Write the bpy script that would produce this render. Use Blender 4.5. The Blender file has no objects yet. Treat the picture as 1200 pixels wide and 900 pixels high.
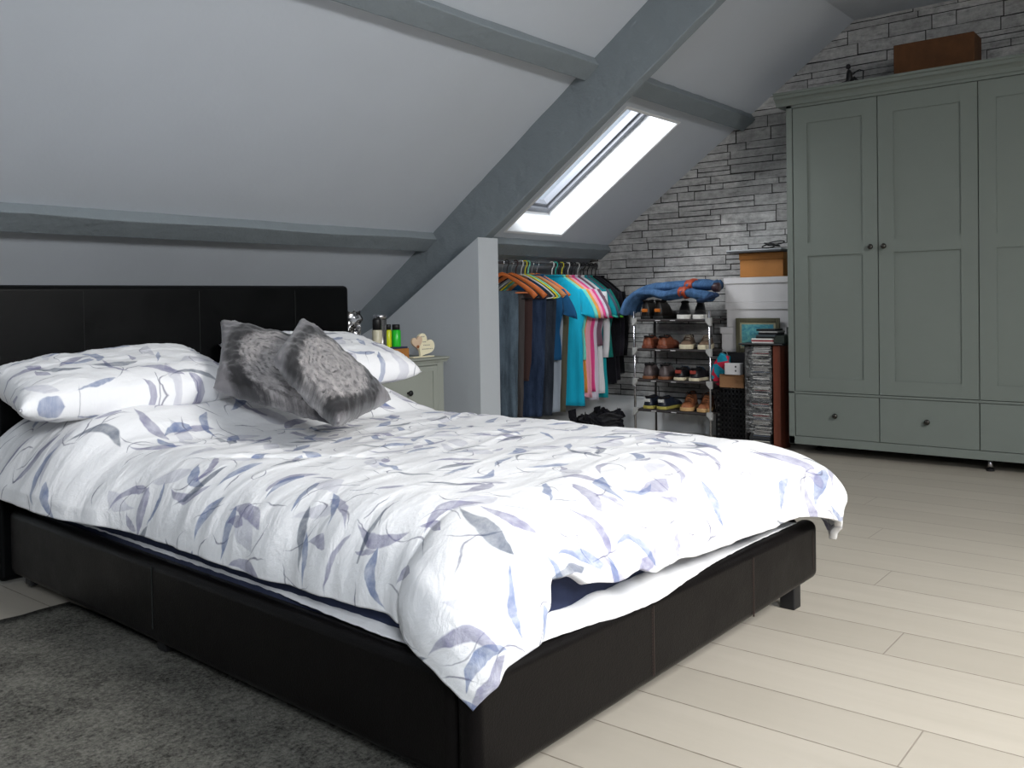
import bpy, bmesh, math, random
from math import sin, cos, pi, radians, sqrt, hypot, acos, exp
from mathutils import Vector, Matrix, noise
random.seed(7)
COL = bpy.context.scene.collection
V3 = Vector

# ------------------------------------------------------------------ materials
def lin(c):
    return tuple((x/12.92 if x <= .04045 else ((x+.055)/1.055)**2.4) for x in [v/255 for v in c])
class NT:
    """small helper round a node tree"""
    def __init__(s, name):
        s.m = bpy.data.materials.new(name); s.m.use_nodes = True
        s.t = s.m.node_tree; s.n = s.t.nodes; s.b = s.n['Principled BSDF']
    def new(s, typ, **kw):
        n = s.n.new(typ)
        for k, v in kw.items(): setattr(n, k, v)
        return n
    def link(s, a, b): s.t.links.new(a, b)
    def put(s, sock, v):
        if hasattr(v, 'is_linked') or hasattr(v, 'links'): s.link(v, sock)
        else: sock.default_value = v
    def math(s, op, a, b=0.0, c=None, clamp=False):
        n = s.new('ShaderNodeMath', operation=op); n.use_clamp = clamp
        s.put(n.inputs[0], a); s.put(n.inputs[1], b)
        if c is not None: s.put(n.inputs[2], c)
        return n.outputs[0]
    def vmath(s, op, a, b=(0, 0, 0)):
        n = s.new('ShaderNodeVectorMath', operation=op)
        s.put(n.inputs[0], a); s.put(n.inputs[1], b)
        return n.outputs['Vector']
    def mix(s, f, a, b):
        n = s.new('ShaderNodeMix', data_type='RGBA')
        s.put(n.inputs[0], f)
        s.put(n.inputs[6], a if hasattr(a, 'links') else (*a, 1)); s.put(n.inputs[7], b if hasattr(b, 'links') else (*b, 1))
        return n.outputs[2]
    def noise(s, scale, detail=4, rough=.55, vec=None, dist=0.0):
        n = s.new('ShaderNodeTexNoise'); n.inputs['Scale'].default_value = scale
        n.inputs['Detail'].default_value = detail; n.inputs['Roughness'].default_value = rough
        n.inputs['Distortion'].default_value = dist
        if vec is not None: s.link(vec, n.inputs['Vector'])
        return n.outputs['Fac']
    def obj(s): return s.new('ShaderNodeTexCoord').outputs['Object']
    def uv(s): return s.new('ShaderNodeTexCoord').outputs['UV']
    def mapr(s, v, a, b, c=0.0, d=1.0):
        n = s.new('ShaderNodeMapRange'); s.put(n.inputs[0], v)
        for i, x in enumerate((a, b, c, d)): n.inputs[i+1].default_value = x
        return n.outputs[0]
    def scale(s, vec, sc):
        n = s.new('ShaderNodeMapping'); s.link(vec, n.inputs[0]); n.inputs['Scale'].default_value = sc
        return n.outputs[0]
    def bump(s, h, strength=.3, dist=.01):
        n = s.new('ShaderNodeBump'); n.inputs['Strength'].default_value = strength
        n.inputs['Distance'].default_value = dist; s.link(h, n.inputs['Height']); s.link(n.outputs[0], s.b.inputs['Normal'])
    def base(s, c, rough=.5, metal=0, spec=.5):
        s.put(s.b.inputs['Base Color'], c if hasattr(c, 'links') else (*c, 1))
        s.b.inputs['Roughness'].default_value = rough; s.b.inputs['Metallic'].default_value = metal
        s.b.inputs['Specular IOR Level'].default_value = spec
        return s.m
_pl = {}
def plain(name, c, rough=.6, metal=0, var=.12, sc=30, bump=.08, spec=.4):
    """sRGB colour with slight mottling"""
    if name in _pl: return _pl[name]
    t = NT(name); f = t.noise(sc, 4, .6, t.obj()); l = lin(c)
    col = t.mix(f, tuple(x*(1-var) for x in l), tuple(min(1, x*(1+var)) for x in l))
    if bump: t.bump(f, bump, .004)
    _pl[name] = t.base(col, rough, metal, spec); return _pl[name]
def fabric(name, c, streak=.25, sc=(40, 40, 4)):
    if name in _pl: return _pl[name]
    t = NT(name); v = t.scale(t.obj(), sc); f = t.noise(1, 5, .65, v); g = t.noise(400, 2, .5, t.obj()); l = lin(c)
    h = t.math('ADD', t.math('MULTIPLY', f, .8), t.math('MULTIPLY', g, .2))
    col = t.mix(h, tuple(x*(1-streak) for x in l), tuple(min(1, x*(1+streak)) for x in l))
    t.bump(h, .25, .006)
    _pl[name] = t.base(col, .9, 0, .15); t.b.inputs['Sheen Weight'].default_value = .1
    return _pl[name]

def mat_paint(name, c, sc=3, b=.12):
    t = NT(name); o = t.obj(); f = t.noise(sc, 5, .6, o); g = t.noise(60, 3, .5, o); l = lin(c)
    col = t.mix(f, tuple(x*.96 for x in l), tuple(x*1.04 for x in l))
    t.bump(t.math('ADD', f, t.math('MULTIPLY', g, .15)), b, .02)
    return t.base(col, .75, 0, .25)
def mat_floor():
    t = NT('painted_boards'); o = t.obj(); sp = t.new('ShaderNodeSeparateXYZ'); t.link(o, sp.inputs[0])
    x, y = sp.outputs[0], sp.outputs[1]; P = .2025
    k = t.math('DIVIDE', t.math('SUBTRACT', x, 1.785), P); fl = t.math('FLOOR', k); fr = t.math('FRACT', k)
    edge = t.math('MINIMUM', fr, t.math('SUBTRACT', 1.0, fr))
    wob = t.noise(25, 3, .6, o)
    line = t.mapr(edge, .004, .012, 1, 0)
    yy = t.math('DIVIDE', t.math('ADD', t.math('SUBTRACT', y, .57), t.math('MULTIPLY', t.math('SUBTRACT', fl, 1.0), 1.33)), 4.2)
    fy = t.math('FRACT', t.math('ADD', yy, .5)); ey = t.math('ABSOLUTE', t.math('SUBTRACT', fy, .5))
    joint = t.mapr(ey, .0002, .0006, .45, 0)
    ln = t.math('MAXIMUM', t.math('MULTIPLY', line, t.mapr(wob, .3, .7, .55, 1)), joint)
    wn = t.new('ShaderNodeTexWhiteNoise', noise_dimensions='1D'); t.link(fl, wn.inputs['W'])
    grain = t.noise(1, 5, .6, t.scale(o, (14, 1.2, 1)))
    a = t.mix(wn.outputs['Value'], lin((172, 165, 153)), lin((181, 174, 162)))
    a = t.mix(t.mapr(grain, .35, .7, 0, .35), a, lin((162, 155, 143)))
    col = t.mix(ln, a, lin((92, 80, 68)))
    t.bump(t.math('SUBTRACT', t.math('MULTIPLY', grain, .15), ln), .35, .004)
    m = t.base(col, .42, 0, .4); return m
def mat_rug():
    t = NT('rug_pile'); o = t.obj(); f = t.noise(95, 4, .75, o); g = t.noise(5, 5, .65, o); h = t.noise(600, 2, .6, o)
    k = t.math('ADD', t.math('MULTIPLY', f, .55), t.math('ADD', t.math('MULTIPLY', g, .25), t.math('MULTIPLY', h, .2)))
    r = t.new('ShaderNodeValToRGB'); t.link(k, r.inputs[0]); e = r.color_ramp.elements
    e[0].position = .38; e[0].color = (*lin((40, 40, 37)), 1); e[1].position = .62; e[1].color = (*lin((140, 138, 130)), 1)
    t.bump(k, .9, .02); return t.base(r.outputs[0], .95, 0, .1)
def mat_stone():
    t = NT('stone_wallpaper'); o = t.obj()
    at = t.new('ShaderNodeAttribute', attribute_name='tone'); tone = at.outputs['Fac']
    n1 = t.noise(1, 7, .72, t.scale(o, (6, 6, 26)), .4); n2 = t.noise(22, 6, .75, o)
    n3 = t.noise(1, 3, .6, t.scale(o, (9, 9, 40)))
    v = t.math('ADD', t.math('MULTIPLY', n1, .6), t.math('MULTIPLY', n2, .5))
    c = t.mix(t.mapr(v, .38, .72), lin((128, 127, 126)), lin((214, 213, 211)))
    c = t.mix(t.mapr(n3, .62, .72, 0, .55), c, lin((96, 95, 94)))
    c = t.mix(t.math('MULTIPLY', t.math('SUBTRACT', 1.0, tone), .45), c, lin((128, 127, 126)))
    t.bump(v, .25, .01); return t.base(c, .85, 0, .2)
def mat_leather(name, c, spec=.16):
    t = NT(name); o = t.obj(); vo = t.new('ShaderNodeTexVoronoi'); vo.inputs['Scale'].default_value = 260; t.link(o, vo.inputs['Vector'])
    n = t.noise(7, 4, .6, o); l = lin(c)
    t.bump(t.math('ADD', t.math('MULTIPLY', vo.outputs['Distance'], .3), t.math('MULTIPLY', n, 1.2)), .18, .006)
    t.base(t.mix(n, tuple(x*.8 for x in l), tuple(x*1.2 for x in l)), .36, 0, spec)
    r = t.mapr(n, .3, .7, .3, .45); t.link(r, t.b.inputs['Roughness']); return t.m

def leaf_layer(t, uv, cell, ang0, spread, L, W, col, prev, seed, bend=.35, presence=.7, strength=.9, stem=False):
    """scatter one watercolour leaf (or stem) per jittered cell of the cloth"""
    mp = t.new('ShaderNodeMapping'); t.link(uv, mp.inputs[0])
    mp.inputs['Location'].default_value = (seed*3.17, seed*1.31, 0); mp.inputs['Scale'].default_value = (1/cell, 1/cell, 1)
    vo = t.new('ShaderNodeTexVoronoi', voronoi_dimensions='2D'); vo.inputs['Scale'].default_value = 1; vo.inputs['Randomness'].default_value = .75
    t.link(mp.outputs[0], vo.inputs['Vector'])
    d = t.vmath('SUBTRACT', mp.outputs[0], vo.outputs['Position'])
    sc = t.new('ShaderNodeSeparateColor'); t.link(vo.outputs['Color'], sc.inputs[0])
    ang = t.math('ADD', t.math('MULTIPLY', t.math('SUBTRACT', sc.outputs[0], .5), spread), ang0)
    vr = t.new('ShaderNodeVectorRotate', rotation_type='Z_AXIS'); t.link(d, vr.inputs['Vector']); t.link(ang, vr.inputs['Angle'])
    sp = t.new('ShaderNodeSeparateXYZ'); t.link(vr.outputs[0], sp.inputs[0])
    x = t.math('DIVIDE', sp.outputs[0], L); y = sp.outputs[1]
    curv = t.math('MULTIPLY', t.math('SUBTRACT', sc.outputs[1], .5), bend)
    wob = t.math('MULTIPLY', t.math('SUBTRACT', t.noise(3.5, 2, .5, mp.outputs[0]), .5), .12)
    y = t.math('ADD', t.math('SUBTRACT', y, t.math('MULTIPLY', t.math('MULTIPLY', x, x), curv)), wob)
    x2 = t.math('MULTIPLY', x, x)
    prof = t.math('SUBTRACT', 1.0, x2)
    if not stem:   # fuller near one end, tapering to a tip
        prof = t.math('MULTIPLY', prof, t.math('ADD', 1.0, t.math('MULTIPLY', x, .55)))
        prof = t.math('MULTIPLY', prof, t.math('ADD', .55, t.math('MULTIPLY', sc.outputs[2], .75)))
    half = t.math('MULTIPLY', t.math('MAXIMUM', prof, 0.0), W)
    m = t.math('SUBTRACT', half, t.math('ABSOLUTE', y))
    mask = t.mapr(m, 0.0, .018, 0, 1)
    gate = t.math('LESS_THAN', t.math('FRACT', t.math('MULTIPLY', t.math('ADD', sc.outputs[1], sc.outputs[2]), 7.3)), presence)
    wash = t.mapr(t.noise(5.0, 4, .6, mp.outputs[0]), .25, .75, .45, 1.0)
    f = t.math('MULTIPLY', t.math('MULTIPLY', mask, gate), t.math('MULTIPLY', wash, strength))
    return t.mix(f, prev, col)
def mat_leafcloth(name, white=(238, 238, 240)):
    t = NT(name); uv = t.uv()
    c = t.mix(t.noise(9, 3, .6, uv), tuple(x*.97 for x in lin(white)), lin(white))
    slate = lin((84, 106, 152)); lav = lin((104, 102, 142)); pale = lin((182, 182, 196)); teal = lin((48, 66, 92)); grey = lin((82, 82, 108))
    c = leaf_layer(t, uv, .21, .4, 3.5, .36, .15, pale, c, 1, .3, .65, .7)
    c = leaf_layer(t, uv, .15, .9, 2.4, .48, .022, grey, c, 2, 1.0, .8, .9, stem=True)
    c = leaf_layer(t, uv, .20, .3, 3.0, .44, .085, lav, c, 3, .5, .72, .85)
    c = leaf_layer(t, uv, .17, -.5, 2.2, .44, .095, slate, c, 4, .5, .62, .9)
    c = leaf_layer(t, uv, .13, 1.3, 3.6, .40, .028, grey, c, 5, 1.2, .6, .9, stem=True)
    c = leaf_layer(t, uv, .24, .6, 2.4, .40, .065, teal, c, 6, .5, .5, .9)
    c = leaf_layer(t, uv, .11, 2.0, 4.0, .36, .13, lav, c, 7, .3, .22, .8)
    w = t.noise(1, 5, .6, t.scale(uv, (9, 16, 1)), .5)
    t.bump(w, .28, .03)
    t.base(c, .88, 0, .15); t.b.inputs['Sheen Weight'].default_value = .08; return t.m
def mat_treering():
    """satin print like the rings on a sawn trunk"""
    t = NT('ring_print_satin'); uv = t.uv()
    n = t.noise(3.2, 5, .65, uv); n2 = t.noise(14, 5, .7, uv)
    c = t.vmath('SUBTRACT', uv, (.56, .42, 0)); c = t.scale(c, (1.0, .78, 1))
    ln = t.new('ShaderNodeVectorMath', operation='LENGTH'); t.link(c, ln.inputs[0]); r = t.math('ADD', ln.outputs['Value'], t.math('MULTIPLY', t.math('SUBTRACT', n, .5), .16))
    ring = t.math('SINE', t.math('MULTIPLY', t.math('ADD', r, t.math('MULTIPLY', n2, .03)), 120))
    brk = t.mapr(t.noise(9, 4, .7, t.scale(uv, (1, 2.2, 1))), .46, .6, 0, 1)
    dark, mid, lt = lin((40, 38, 40)), lin((108, 104, 106)), lin((168, 163, 162))
    k = t.math('MULTIPLY', t.mapr(ring, .0, .7, 0, 1), brk)
    body = t.mix(k, lt, lin((58, 56, 58)))
    body = t.mix(t.mapr(n2, .4, .62, 0, .75), body, mid)
    rim = t.mapr(t.math('ADD', r, t.math('MULTIPLY', n2, .16)), .40, .46, 0, 1)
    band = t.mapr(t.math('ADD', r, t.math('MULTIPLY', n2, .1)), .52, .57, 0, 1)
    col = t.mix(rim, body, dark); col = t.mix(band, col, lin((122, 119, 122)))
    t.bump(t.math('ADD', ring, t.math('MULTIPLY', n, 6)), .1, .004)
    t.base(col, .38, 0, .5); t.b.inputs['Sheen Weight'].default_value = .2; return t.m
def mat_glass():
    t = NT('window_glass'); t.n.remove(t.b)
    tr = t.new('ShaderNodeBsdfTransparent'); gl = t.new('ShaderNodeBsdfGlossy'); gl.inputs['Roughness'].default_value = .02
    mx = t.new('ShaderNodeMixShader'); mx.inputs[0].default_value = .05
    t.link(tr.outputs[0], mx.inputs[1]); t.link(gl.outputs[0], mx.inputs[2])
    t.link(mx.outputs[0], t.n['Material Output'].inputs[0]); return t.m
def mat_film():
    t = NT('clear_film'); o = t.obj(); n = t.noise(1, 5, .7, t.scale(o, (20, 20, 90)), 1.0); t.bump(n, .9, .02)
    t.base((.8, .8, .8), .15, 0, .8); t.b.inputs['Alpha'].default_value = .22
    a = t.mapr(n, .5, .72, .03, .45); t.link(a, t.b.inputs['Alpha']); return t.m

M_WALL = mat_paint('grey_wall_paint', (184, 189, 194)); M_WHITE = mat_paint('white_trim_paint', (222, 224, 226), 4, .05)
M_CEIL = mat_paint('pale_ceiling_paint', (188, 194, 202)); M_BEAM = mat_paint('grey_beam_paint', (123, 131, 136), 9, .6)
M_FLOOR = mat_floor(); M_RUG = mat_rug(); M_STONE = mat_stone(); M_JOINT = plain('stone_joint_print', (52, 51, 50), .9)
M_LEATH = mat_leather('black_leather', (13, 11, 11)); M_HEAD = mat_leather('headboard_leather', (7, 8, 9), .10)
M_STITCH = plain('brown_stitching', (58, 46, 42)); M_BLK = plain('black_plastic', (24, 24, 26), .45)
M_LEAF = mat_leafcloth('leaf_print_cotton'); M_RING = mat_treering()
M_NAVY = fabric('navy_sheet', (44, 52, 80)); M_SHEET = fabric('white_sheet', (230, 230, 232), .06)
M_SAGE = mat_paint('sage_cabinet_paint', (114, 121, 116), 6, .05); M_SAGE2 = mat_paint('bedside_paint', (150, 154, 146), 6, .05)
M_GAP = plain('dark_gap', (30, 33, 31), .9); M_KNOB = plain('pewter_knob', (78, 76, 72), .25, .9)
M_CHROME = plain('chrome', (200, 200, 205), .22, 1, .05, 30, 0); M_GREYPL = plain('grey_plastic', (168, 168, 166), .5)
M_BOXW = plain('white_box_card', (196, 194, 195), .6, 0, .04); M_ORANGE = plain('orange_pine', (168, 112, 56), .55, 0, .2, 12)
M_GLASS = mat_glass(); M_FILM = mat_film()

# ------------------------------------------------------------------ mesh helpers
class MB:
    def __init__(s): s.v = []; s.f = []; s.uvs = None; s.fm = []
    def add(s, vs, fs, mi=0):
        o = len(s.v); s.v += [tuple(v) for v in vs]; s.f += [tuple(i+o for i in f) for f in fs]; s.fm += [mi]*len(fs); return s
    def box(s, a, b, mi=0, M=None):
        (x0, y0, z0), (x1, y1, z1) = a, b
        vs = [V3((x, y, z)) for z in (z0, z1) for y in (y0, y1) for x in (x0, x1)]
        if M: vs = [M @ v for v in vs]
        return s.add(vs, [(0, 2, 3, 1), (4, 5, 7, 6), (0, 1, 5, 4), (2, 6, 7, 3), (0, 4, 6, 2), (1, 3, 7, 5)], mi)
    def tube(s, pts, r, n=8, closed=False, mi=0, sq=None):
        """round (or sq=(rx,ry) elliptical) tube along points; r may be a list"""
        pts = [V3(p) for p in pts]; k = len(pts); up = V3((0, 0, 1)); vs = []; prev = None
        for i, p in enumerate(pts):
            a = pts[(i-1) % k] if (closed or i > 0) else p; b = pts[(i+1) % k] if (closed or i < k-1) else p
            t = (b-a).normalized()
            if prev is None:
                nrm = t.cross(up)
                if nrm.length < 1e-3: nrm = t.cross(V3((1, 0, 0)))
            else: nrm = prev - t*prev.dot(t)
            nrm.normalize(); prev = nrm; bi = t.cross(nrm); rr = r[i] if isinstance(r, (list, tuple)) else r
            for j in range(n):
                an = 2*pi*j/n; ex, ey = (sq if sq else (1, 1))
                vs.append(p + nrm*cos(an)*rr*ex + bi*sin(an)*rr*ey)
        fs = []
        for i in range(k if closed else k-1):
            for j in range(n):
                a = i*n+j; b = i*n+(j+1) % n; c = ((i+1) % k)*n+(j+1) % n; d = ((i+1) % k)*n+j; fs.append((a, b, c, d))
        if not closed: fs += [tuple(range(n))[::-1], tuple((k-1)*n+j for j in range(n))]
        return s.add(vs, fs, mi)
    def lathe(s, prof, c=(0, 0, 0), n=20, mi=0, axis='z'):
        vs = []; fs = []; c = V3(c)
        for r, z in prof:
            for j in range(n):
                a = 2*pi*j/n
                p = V3((r*cos(a), r*sin(a), z))
                if axis == 'x': p = V3((-z, r*cos(a), r*sin(a)))
                if axis == 'y': p = V3((r*cos(a), -z, r*sin(a)))
                vs.append(c+p)
        k = len(prof)
        for i in range(k-1):
            for j in range(n): fs.append((i*n+j, i*n+(j+1) % n, (i+1)*n+(j+1) % n, (i+1)*n+j))
        fs += [tuple(range(n))[::-1], tuple((k-1)*n+j for j in range(n))]
        return s.add(vs, fs, mi)
    def prism(s, poly, p0, ax, ay, az, mi=0):
        """extrude 2-D polygon (in ax, ay) along az from p0"""
        p0, ax, ay, az = map(V3, (p0, ax, ay, az)); n = len(poly)
        vs = [p0+ax*x+ay*y for x, y in poly]; vs += [v+az for v in vs]
        fs = [tuple(range(n))[::-1], tuple(range(n, 2*n))]+[(i, (i+1) % n, n+(i+1) % n, n+i) for i in range(n)]
        return s.add(vs, fs, mi)
    def build(s, name, mat, parent=None, smooth=False, bevel=0, seg=2, sub=0, loc=None, autosmooth=None):
        me = bpy.data.meshes.new(name); me.from_pydata(s.v, [], s.f)
        bm = bmesh.new(); bm.from_mesh(me)
        if s.uvs is None: bmesh.ops.recalc_face_normals(bm, faces=bm.faces)
        bm.to_mesh(me); bm.free()
        for m in (mat if isinstance(mat, (list, tuple)) else [mat]): me.materials.append(m)
        for p, mi in zip(me.polygons, s.fm): p.material_index = mi; p.use_smooth = smooth
        if s.uvs is not None:
            ul = me.uv_layers.new(name='UVMap')
            for l in me.loops: ul.data[l.index].uv = s.uvs[l.vertex_index]
        o = bpy.data.objects.new(name, me); COL.objects.link(o)
        if parent: o.parent = parent
        if loc: o.location = loc
        if bevel:
            b = o.modifiers.new('b', 'BEVEL'); b.width = bevel; b.segments = seg; b.limit_method = 'ANGLE'; b.angle_limit = radians(35)
            for p in me.polygons: p.use_smooth = True
            w = o.modifiers.new('w', 'WEIGHTED_NORMAL'); w.keep_sharp = True
        if sub:
            q = o.modifiers.new('s', 'SUBSURF'); q.levels = q.render_levels = sub
        return o
def tag(o, label=None, cat=None, group=None, kind=None):
    if label: o['label'] = label
    if cat: o['category'] = cat
    if group: o['group'] = group
    if kind: o['kind'] = kind
    return o
def empty(name, loc=(0, 0, 0), rz=0, label=None, cat=None, group=None):
    o = bpy.data.objects.new(name, None); COL.objects.link(o); o.location = loc; o.rotation_euler = (0, 0, rz); o.empty_display_size = .1
    return tag(o, label, cat, group)
def struct(o): return tag(o, kind='structure')
def grid(nu, nv, fn, uvf=None, mb=None):
    mb = mb or MB(); vs = []; uvs = []
    for j in range(nv+1):
        for i in range(nu+1):
            u, v = i/nu, j/nv; vs.append(fn(u, v)); uvs.append(uvf(u, v) if uvf else (u, v))
    fs = [(j*(nu+1)+i, j*(nu+1)+i+1, (j+1)*(nu+1)+i+1, (j+1)*(nu+1)+i) for j in range(nv) for i in range(nu)]
    mb.add(vs, fs); mb.uvs = (mb.uvs or []) + uvs; return mb
def N(x, y, z=0): return noise.noise(V3((x, y, z)))

# ------------------------------------------------------------------ room shell
K = .709; CS = 1/sqrt(1+K*K); SN = K*CS; YC, ZC = 1.98, 2.809      # slope meets flat ceiling at y=YC
S_DIR = V3((0, CS, -SN)); N_OUT = V3((0, SN, CS))                    # down the slope / outwards through the roof
XL, XR, YK, YO = -2.4, 6.1, 4.95, -.9                               # end walls, eaves wall, start of the opposite slope
def sp(x, s, h=0): return V3((x, YC, ZC)) + S_DIR*s + N_OUT*h
def so(x, s, h=0):
    return V3((x, YO, ZC)) + V3((0, -CS, -SN))*s + V3((0, -SN, CS))*h
def slab(mb, f, x0, x1, s0, s1, h0, h1, mi=0):
    vs = [f(x, s, h) for h in (h0, h1) for s in (s0, s1) for x in (x0, x1)]
    mb.add(vs, [(0, 2, 3, 1), (4, 5, 7, 6), (0, 1, 5, 4), (2, 6, 7, 3), (0, 4, 6, 2), (1, 3, 7, 5)], mi)
def slope_with_holes(f, holes, smax):
    mb = MB(); xs = sorted({XL-.2, XR+.2, *[h[0] for h in holes], *[h[1] for h in holes]}); ss = sorted({-.0, smax, *[h[2] for h in holes], *[h[3] for h in holes]})
    for i in range(len(xs)-1):
        for j in range(len(ss)-1):
            cx, cs = (xs[i]+xs[i+1])/2, (ss[j]+ss[j+1])/2
            if any(h[0] < cx < h[1] and h[2] < cs < h[3] for h in holes): continue
            slab(mb, f, xs[i], xs[i+1], ss[j], ss[j+1], 0, .3)
    return mb
EH = [(4.75, 5.38, (2.90-YC)/CS, (3.855-YC)/CS)]
OH = [(1.5, 2.7, .35, 1.55), (-1.7, -.6, .35, 1.55)]
SMAX = (YK-YC)/CS+.2
floor = struct(MB().box((XL-.2, -4.6, -.1), (XR+.2, YK+.2, 0)).build('floor', M_FLOOR))
c = slope_with_holes(sp, EH, SMAX).build('ceiling', M_CEIL); struct(c)
struct(slope_with_holes(so, OH, SMAX).build('ceiling', M_CEIL))
struct(MB().box((XL-.2, YO, ZC), (XR+.2, YC, ZC+.3)).build('ceiling', M_CEIL))
struct(MB().box((XL-.2, YK, -.1), (XR+.2, YK+.15, .72)).build('wall_back', M_WALL))
yo = YO-(YK-YC)
struct(MB().box((XL-.2, yo-.15, -.1), (XR+.2, yo, .72)).build('wall_front', M_WALL))
gp = [(yo-.1, -.1), (YK+.1, -.1), (YK+.1, .72), (YC, ZC+.02), (YO, ZC+.02), (yo-.1, .72)]
struct(MB().prism(gp, (XL, 0, 0), (0, 1, 0), (0, 0, 1), (-.2, 0, 0)).build('wall_left', M_WALL))
# gable with stone-print wallpaper: the printed courses are one mesh with the wall
mb = MB().prism(gp, (XR, 0, 0), (0, 1, 0), (0, 0, 1), (.2, 0, 0)); tones = [0.0]*len(mb.f)
rs = random.Random(3); z = .2
def roofz(y): return min(ZC, ZC-K*(y-YC)) if y > YO else ZC+K*(y-YO)
while z < 2.85:
    h = rs.choice((.042, .055, .065, .078, .09)); y = -1.2+rs.random()*.4
    while y < 4.9:
        L = rs.choice((.14, .26, .34, .42, .5, .6)); sub = rs.random() < .33 and h > .06
        for (a, b) in (((0, .5), (.5, 1)) if sub else ((0, 1),)):
            za, zb = z+h*a, z+h*b; g = .0022+.0028*rs.random(); t = rs.random()
            if max(roofz(y), roofz(y+L), roofz(y+L/2)) > za:
                sl = (rs.random()-.5)*.009
                P = [(y+g, za+g), (y+L*.5, za+g*(.2+1.3*rs.random())), (y+L-g, za+g+sl), (y+L-g, zb-g*.6+sl), (y+L*.5, zb-g*(.2+1.2*rs.random())), (y+g, zb-g*.6)]
                mb.add([(XR-.0015, py, pz) for py, pz in P], [tuple(range(6))], 1); tones.append(t)
        y += L
    z += h
wr_ = mb.build('wall_right', [M_JOINT, M_STONE]); struct(wr_)
at = wr_.data.attributes.new('tone', 'FLOAT', 'FACE')
for i, t in enumerate(tones): at.data[i].value = t
struct(MB().box((XR-.02, 2.2, 0), (XR, YK, .25)).box((XR-.026, 2.2, .235), (XR, YK, .25)).build('baseboard_right', M_WHITE))
struct(MB().box((4.18, YK-.015, 0), (XR, YK, .12)).build('baseboard_back', M_WHITE))
# thin white fillet where slope meets the gable
# partition below the truss
pp = [(3.462, 0), (YK, 0), (YK, .60), (4.227, .905), (3.462, 1.378)]
part = MB().prism([(y, z_) for y, z_ in pp], (4.0, 0, 0), (0, 1, 0), (0, 0, 1), (.18, 0, 0)).build('wall_partition', M_WALL); struct(part)
# truss rafter and purlins, waney timber edges
def timber(name, x0, x1, s0, s1, d, along, label):
    mb = MB(); n = 70
    for i in range(n+1):
        t = i/n
        for k, (u, h) in enumerate(((0, .004), (1, .004), (1, -d), (0, -d))):
            w = (N(t*16+k*7, k*3.1, x0)+.5*N(t*45+k*7, k*3.1, x0))*.008
            if along == 's': s = s0+(s1-s0)*t; x = x0+(x1-x0)*u+w*(1 if u else -1)*.7; hh = h if h > 0 else h+w*.6; mb.v.append(tuple(sp(x, s, hh)))
            else: x = x0+(x1-x0)*t; s = s0+(s1-s0)*u+w*(1 if u else -1)*.6; hh = h if h > 0 else h+w*.5; mb.v.append(tuple(sp(x, s, hh)))
    for i in range(n):
        for k in range(4): mb.f.append((i*4+k, i*4+(k+1) % 4, i*4+4+(k+1) % 4, i*4+4+k)); mb.fm.append(0)
    mb.f += [(3, 2, 1, 0), tuple(n*4+k for k in range(4))]; mb.fm += [0, 0]
    o = mb.build(name, M_BEAM, bevel=.006); return struct(o)
ys = lambda y: (y-YC)/CS
timber('trim_1', 4.10, 4.17, -.05, SMAX-.35, .29, 's', 'rafter')
for (a, b, nm) in ((XL, 4.1, 'trim_2'), (4.17, XR, 'trim_3')): timber(nm, a, b, ys(3.915), ys(3.915)+.125, .055, 'x', 'purlin')
for (a, b, nm) in ((XL, 4.1, 'trim_4'), (4.17, XR, 'trim_5')): timber(nm, a, b, ys(2.70), ys(2.70)+.12, .055, 'x', 'purlin')
# roof windows
def roof_window(name, f, h):
    x0, x1, s0, s1 = h; mb = MB(); w = .046; a, b = .2, .29
    slab(mb, f, x0, x0+w, s0, s1, a, b); slab(mb, f, x1-w, x1, s0, s1, a, b); slab(mb, f, x0+w, x1-w, s0, s0+w, a, b); slab(mb, f, x0+w, x1-w, s1-w, s1, a, b)
    w2 = w+.022; a2, b2 = .225, .27
    slab(mb, f, x0+w, x0+w2, s0+w, s1-w, a2, b2); slab(mb, f, x1-w2, x1-w, s0+w, s1-w, a2, b2); slab(mb, f, x0+w2, x1-w2, s0+w, s0+w2, a2, b2); slab(mb, f, x0+w2, x1-w2, s1-w2, s1-w, a2, b2)
    o = mb.build(name, M_WFRAME, bevel=.003); struct(o)
    g = MB(); slab(g, f, x0+w2, x1-w2, s0+w2, s1-w2, .245, .25); g.build('pane', M_GLASS, o)
    t = MB(); q = .018   # architrave flush round the opening
    slab(t, f, x0-q, x0, s0-q, s1+q, -.004, .01); slab(t, f, x1, x1+q, s0-q, s1+q, -.004, .01); slab(t, f, x0, x1, s0-q, s0, -.004, .01); slab(t, f, x0, x1, s1, s1+q, -.004, .01)
    t.build('window_reveal', M_WHITE, o)
    r = MB(); e = .004
    slab(r, f, x0, x0+e, s0, s1, 0, .2); slab(r, f, x1-e, x1, s0, s1, 0, .2); slab(r, f, x0+e, x1-e, s0, s0+e, 0, .2); slab(r, f, x0+e, x1-e, s1-e, s1, 0, .2)
    r.build('window_lining', M_WHITE, o)
M_WFRAME = plain('window_frame_paint', (112, 115, 122), .5, 0, .04)
roof_window('window_1', sp, EH[0]); roof_window('window_2', so, OH[0]); roof_window('window_3', so, OH[1])

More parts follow.
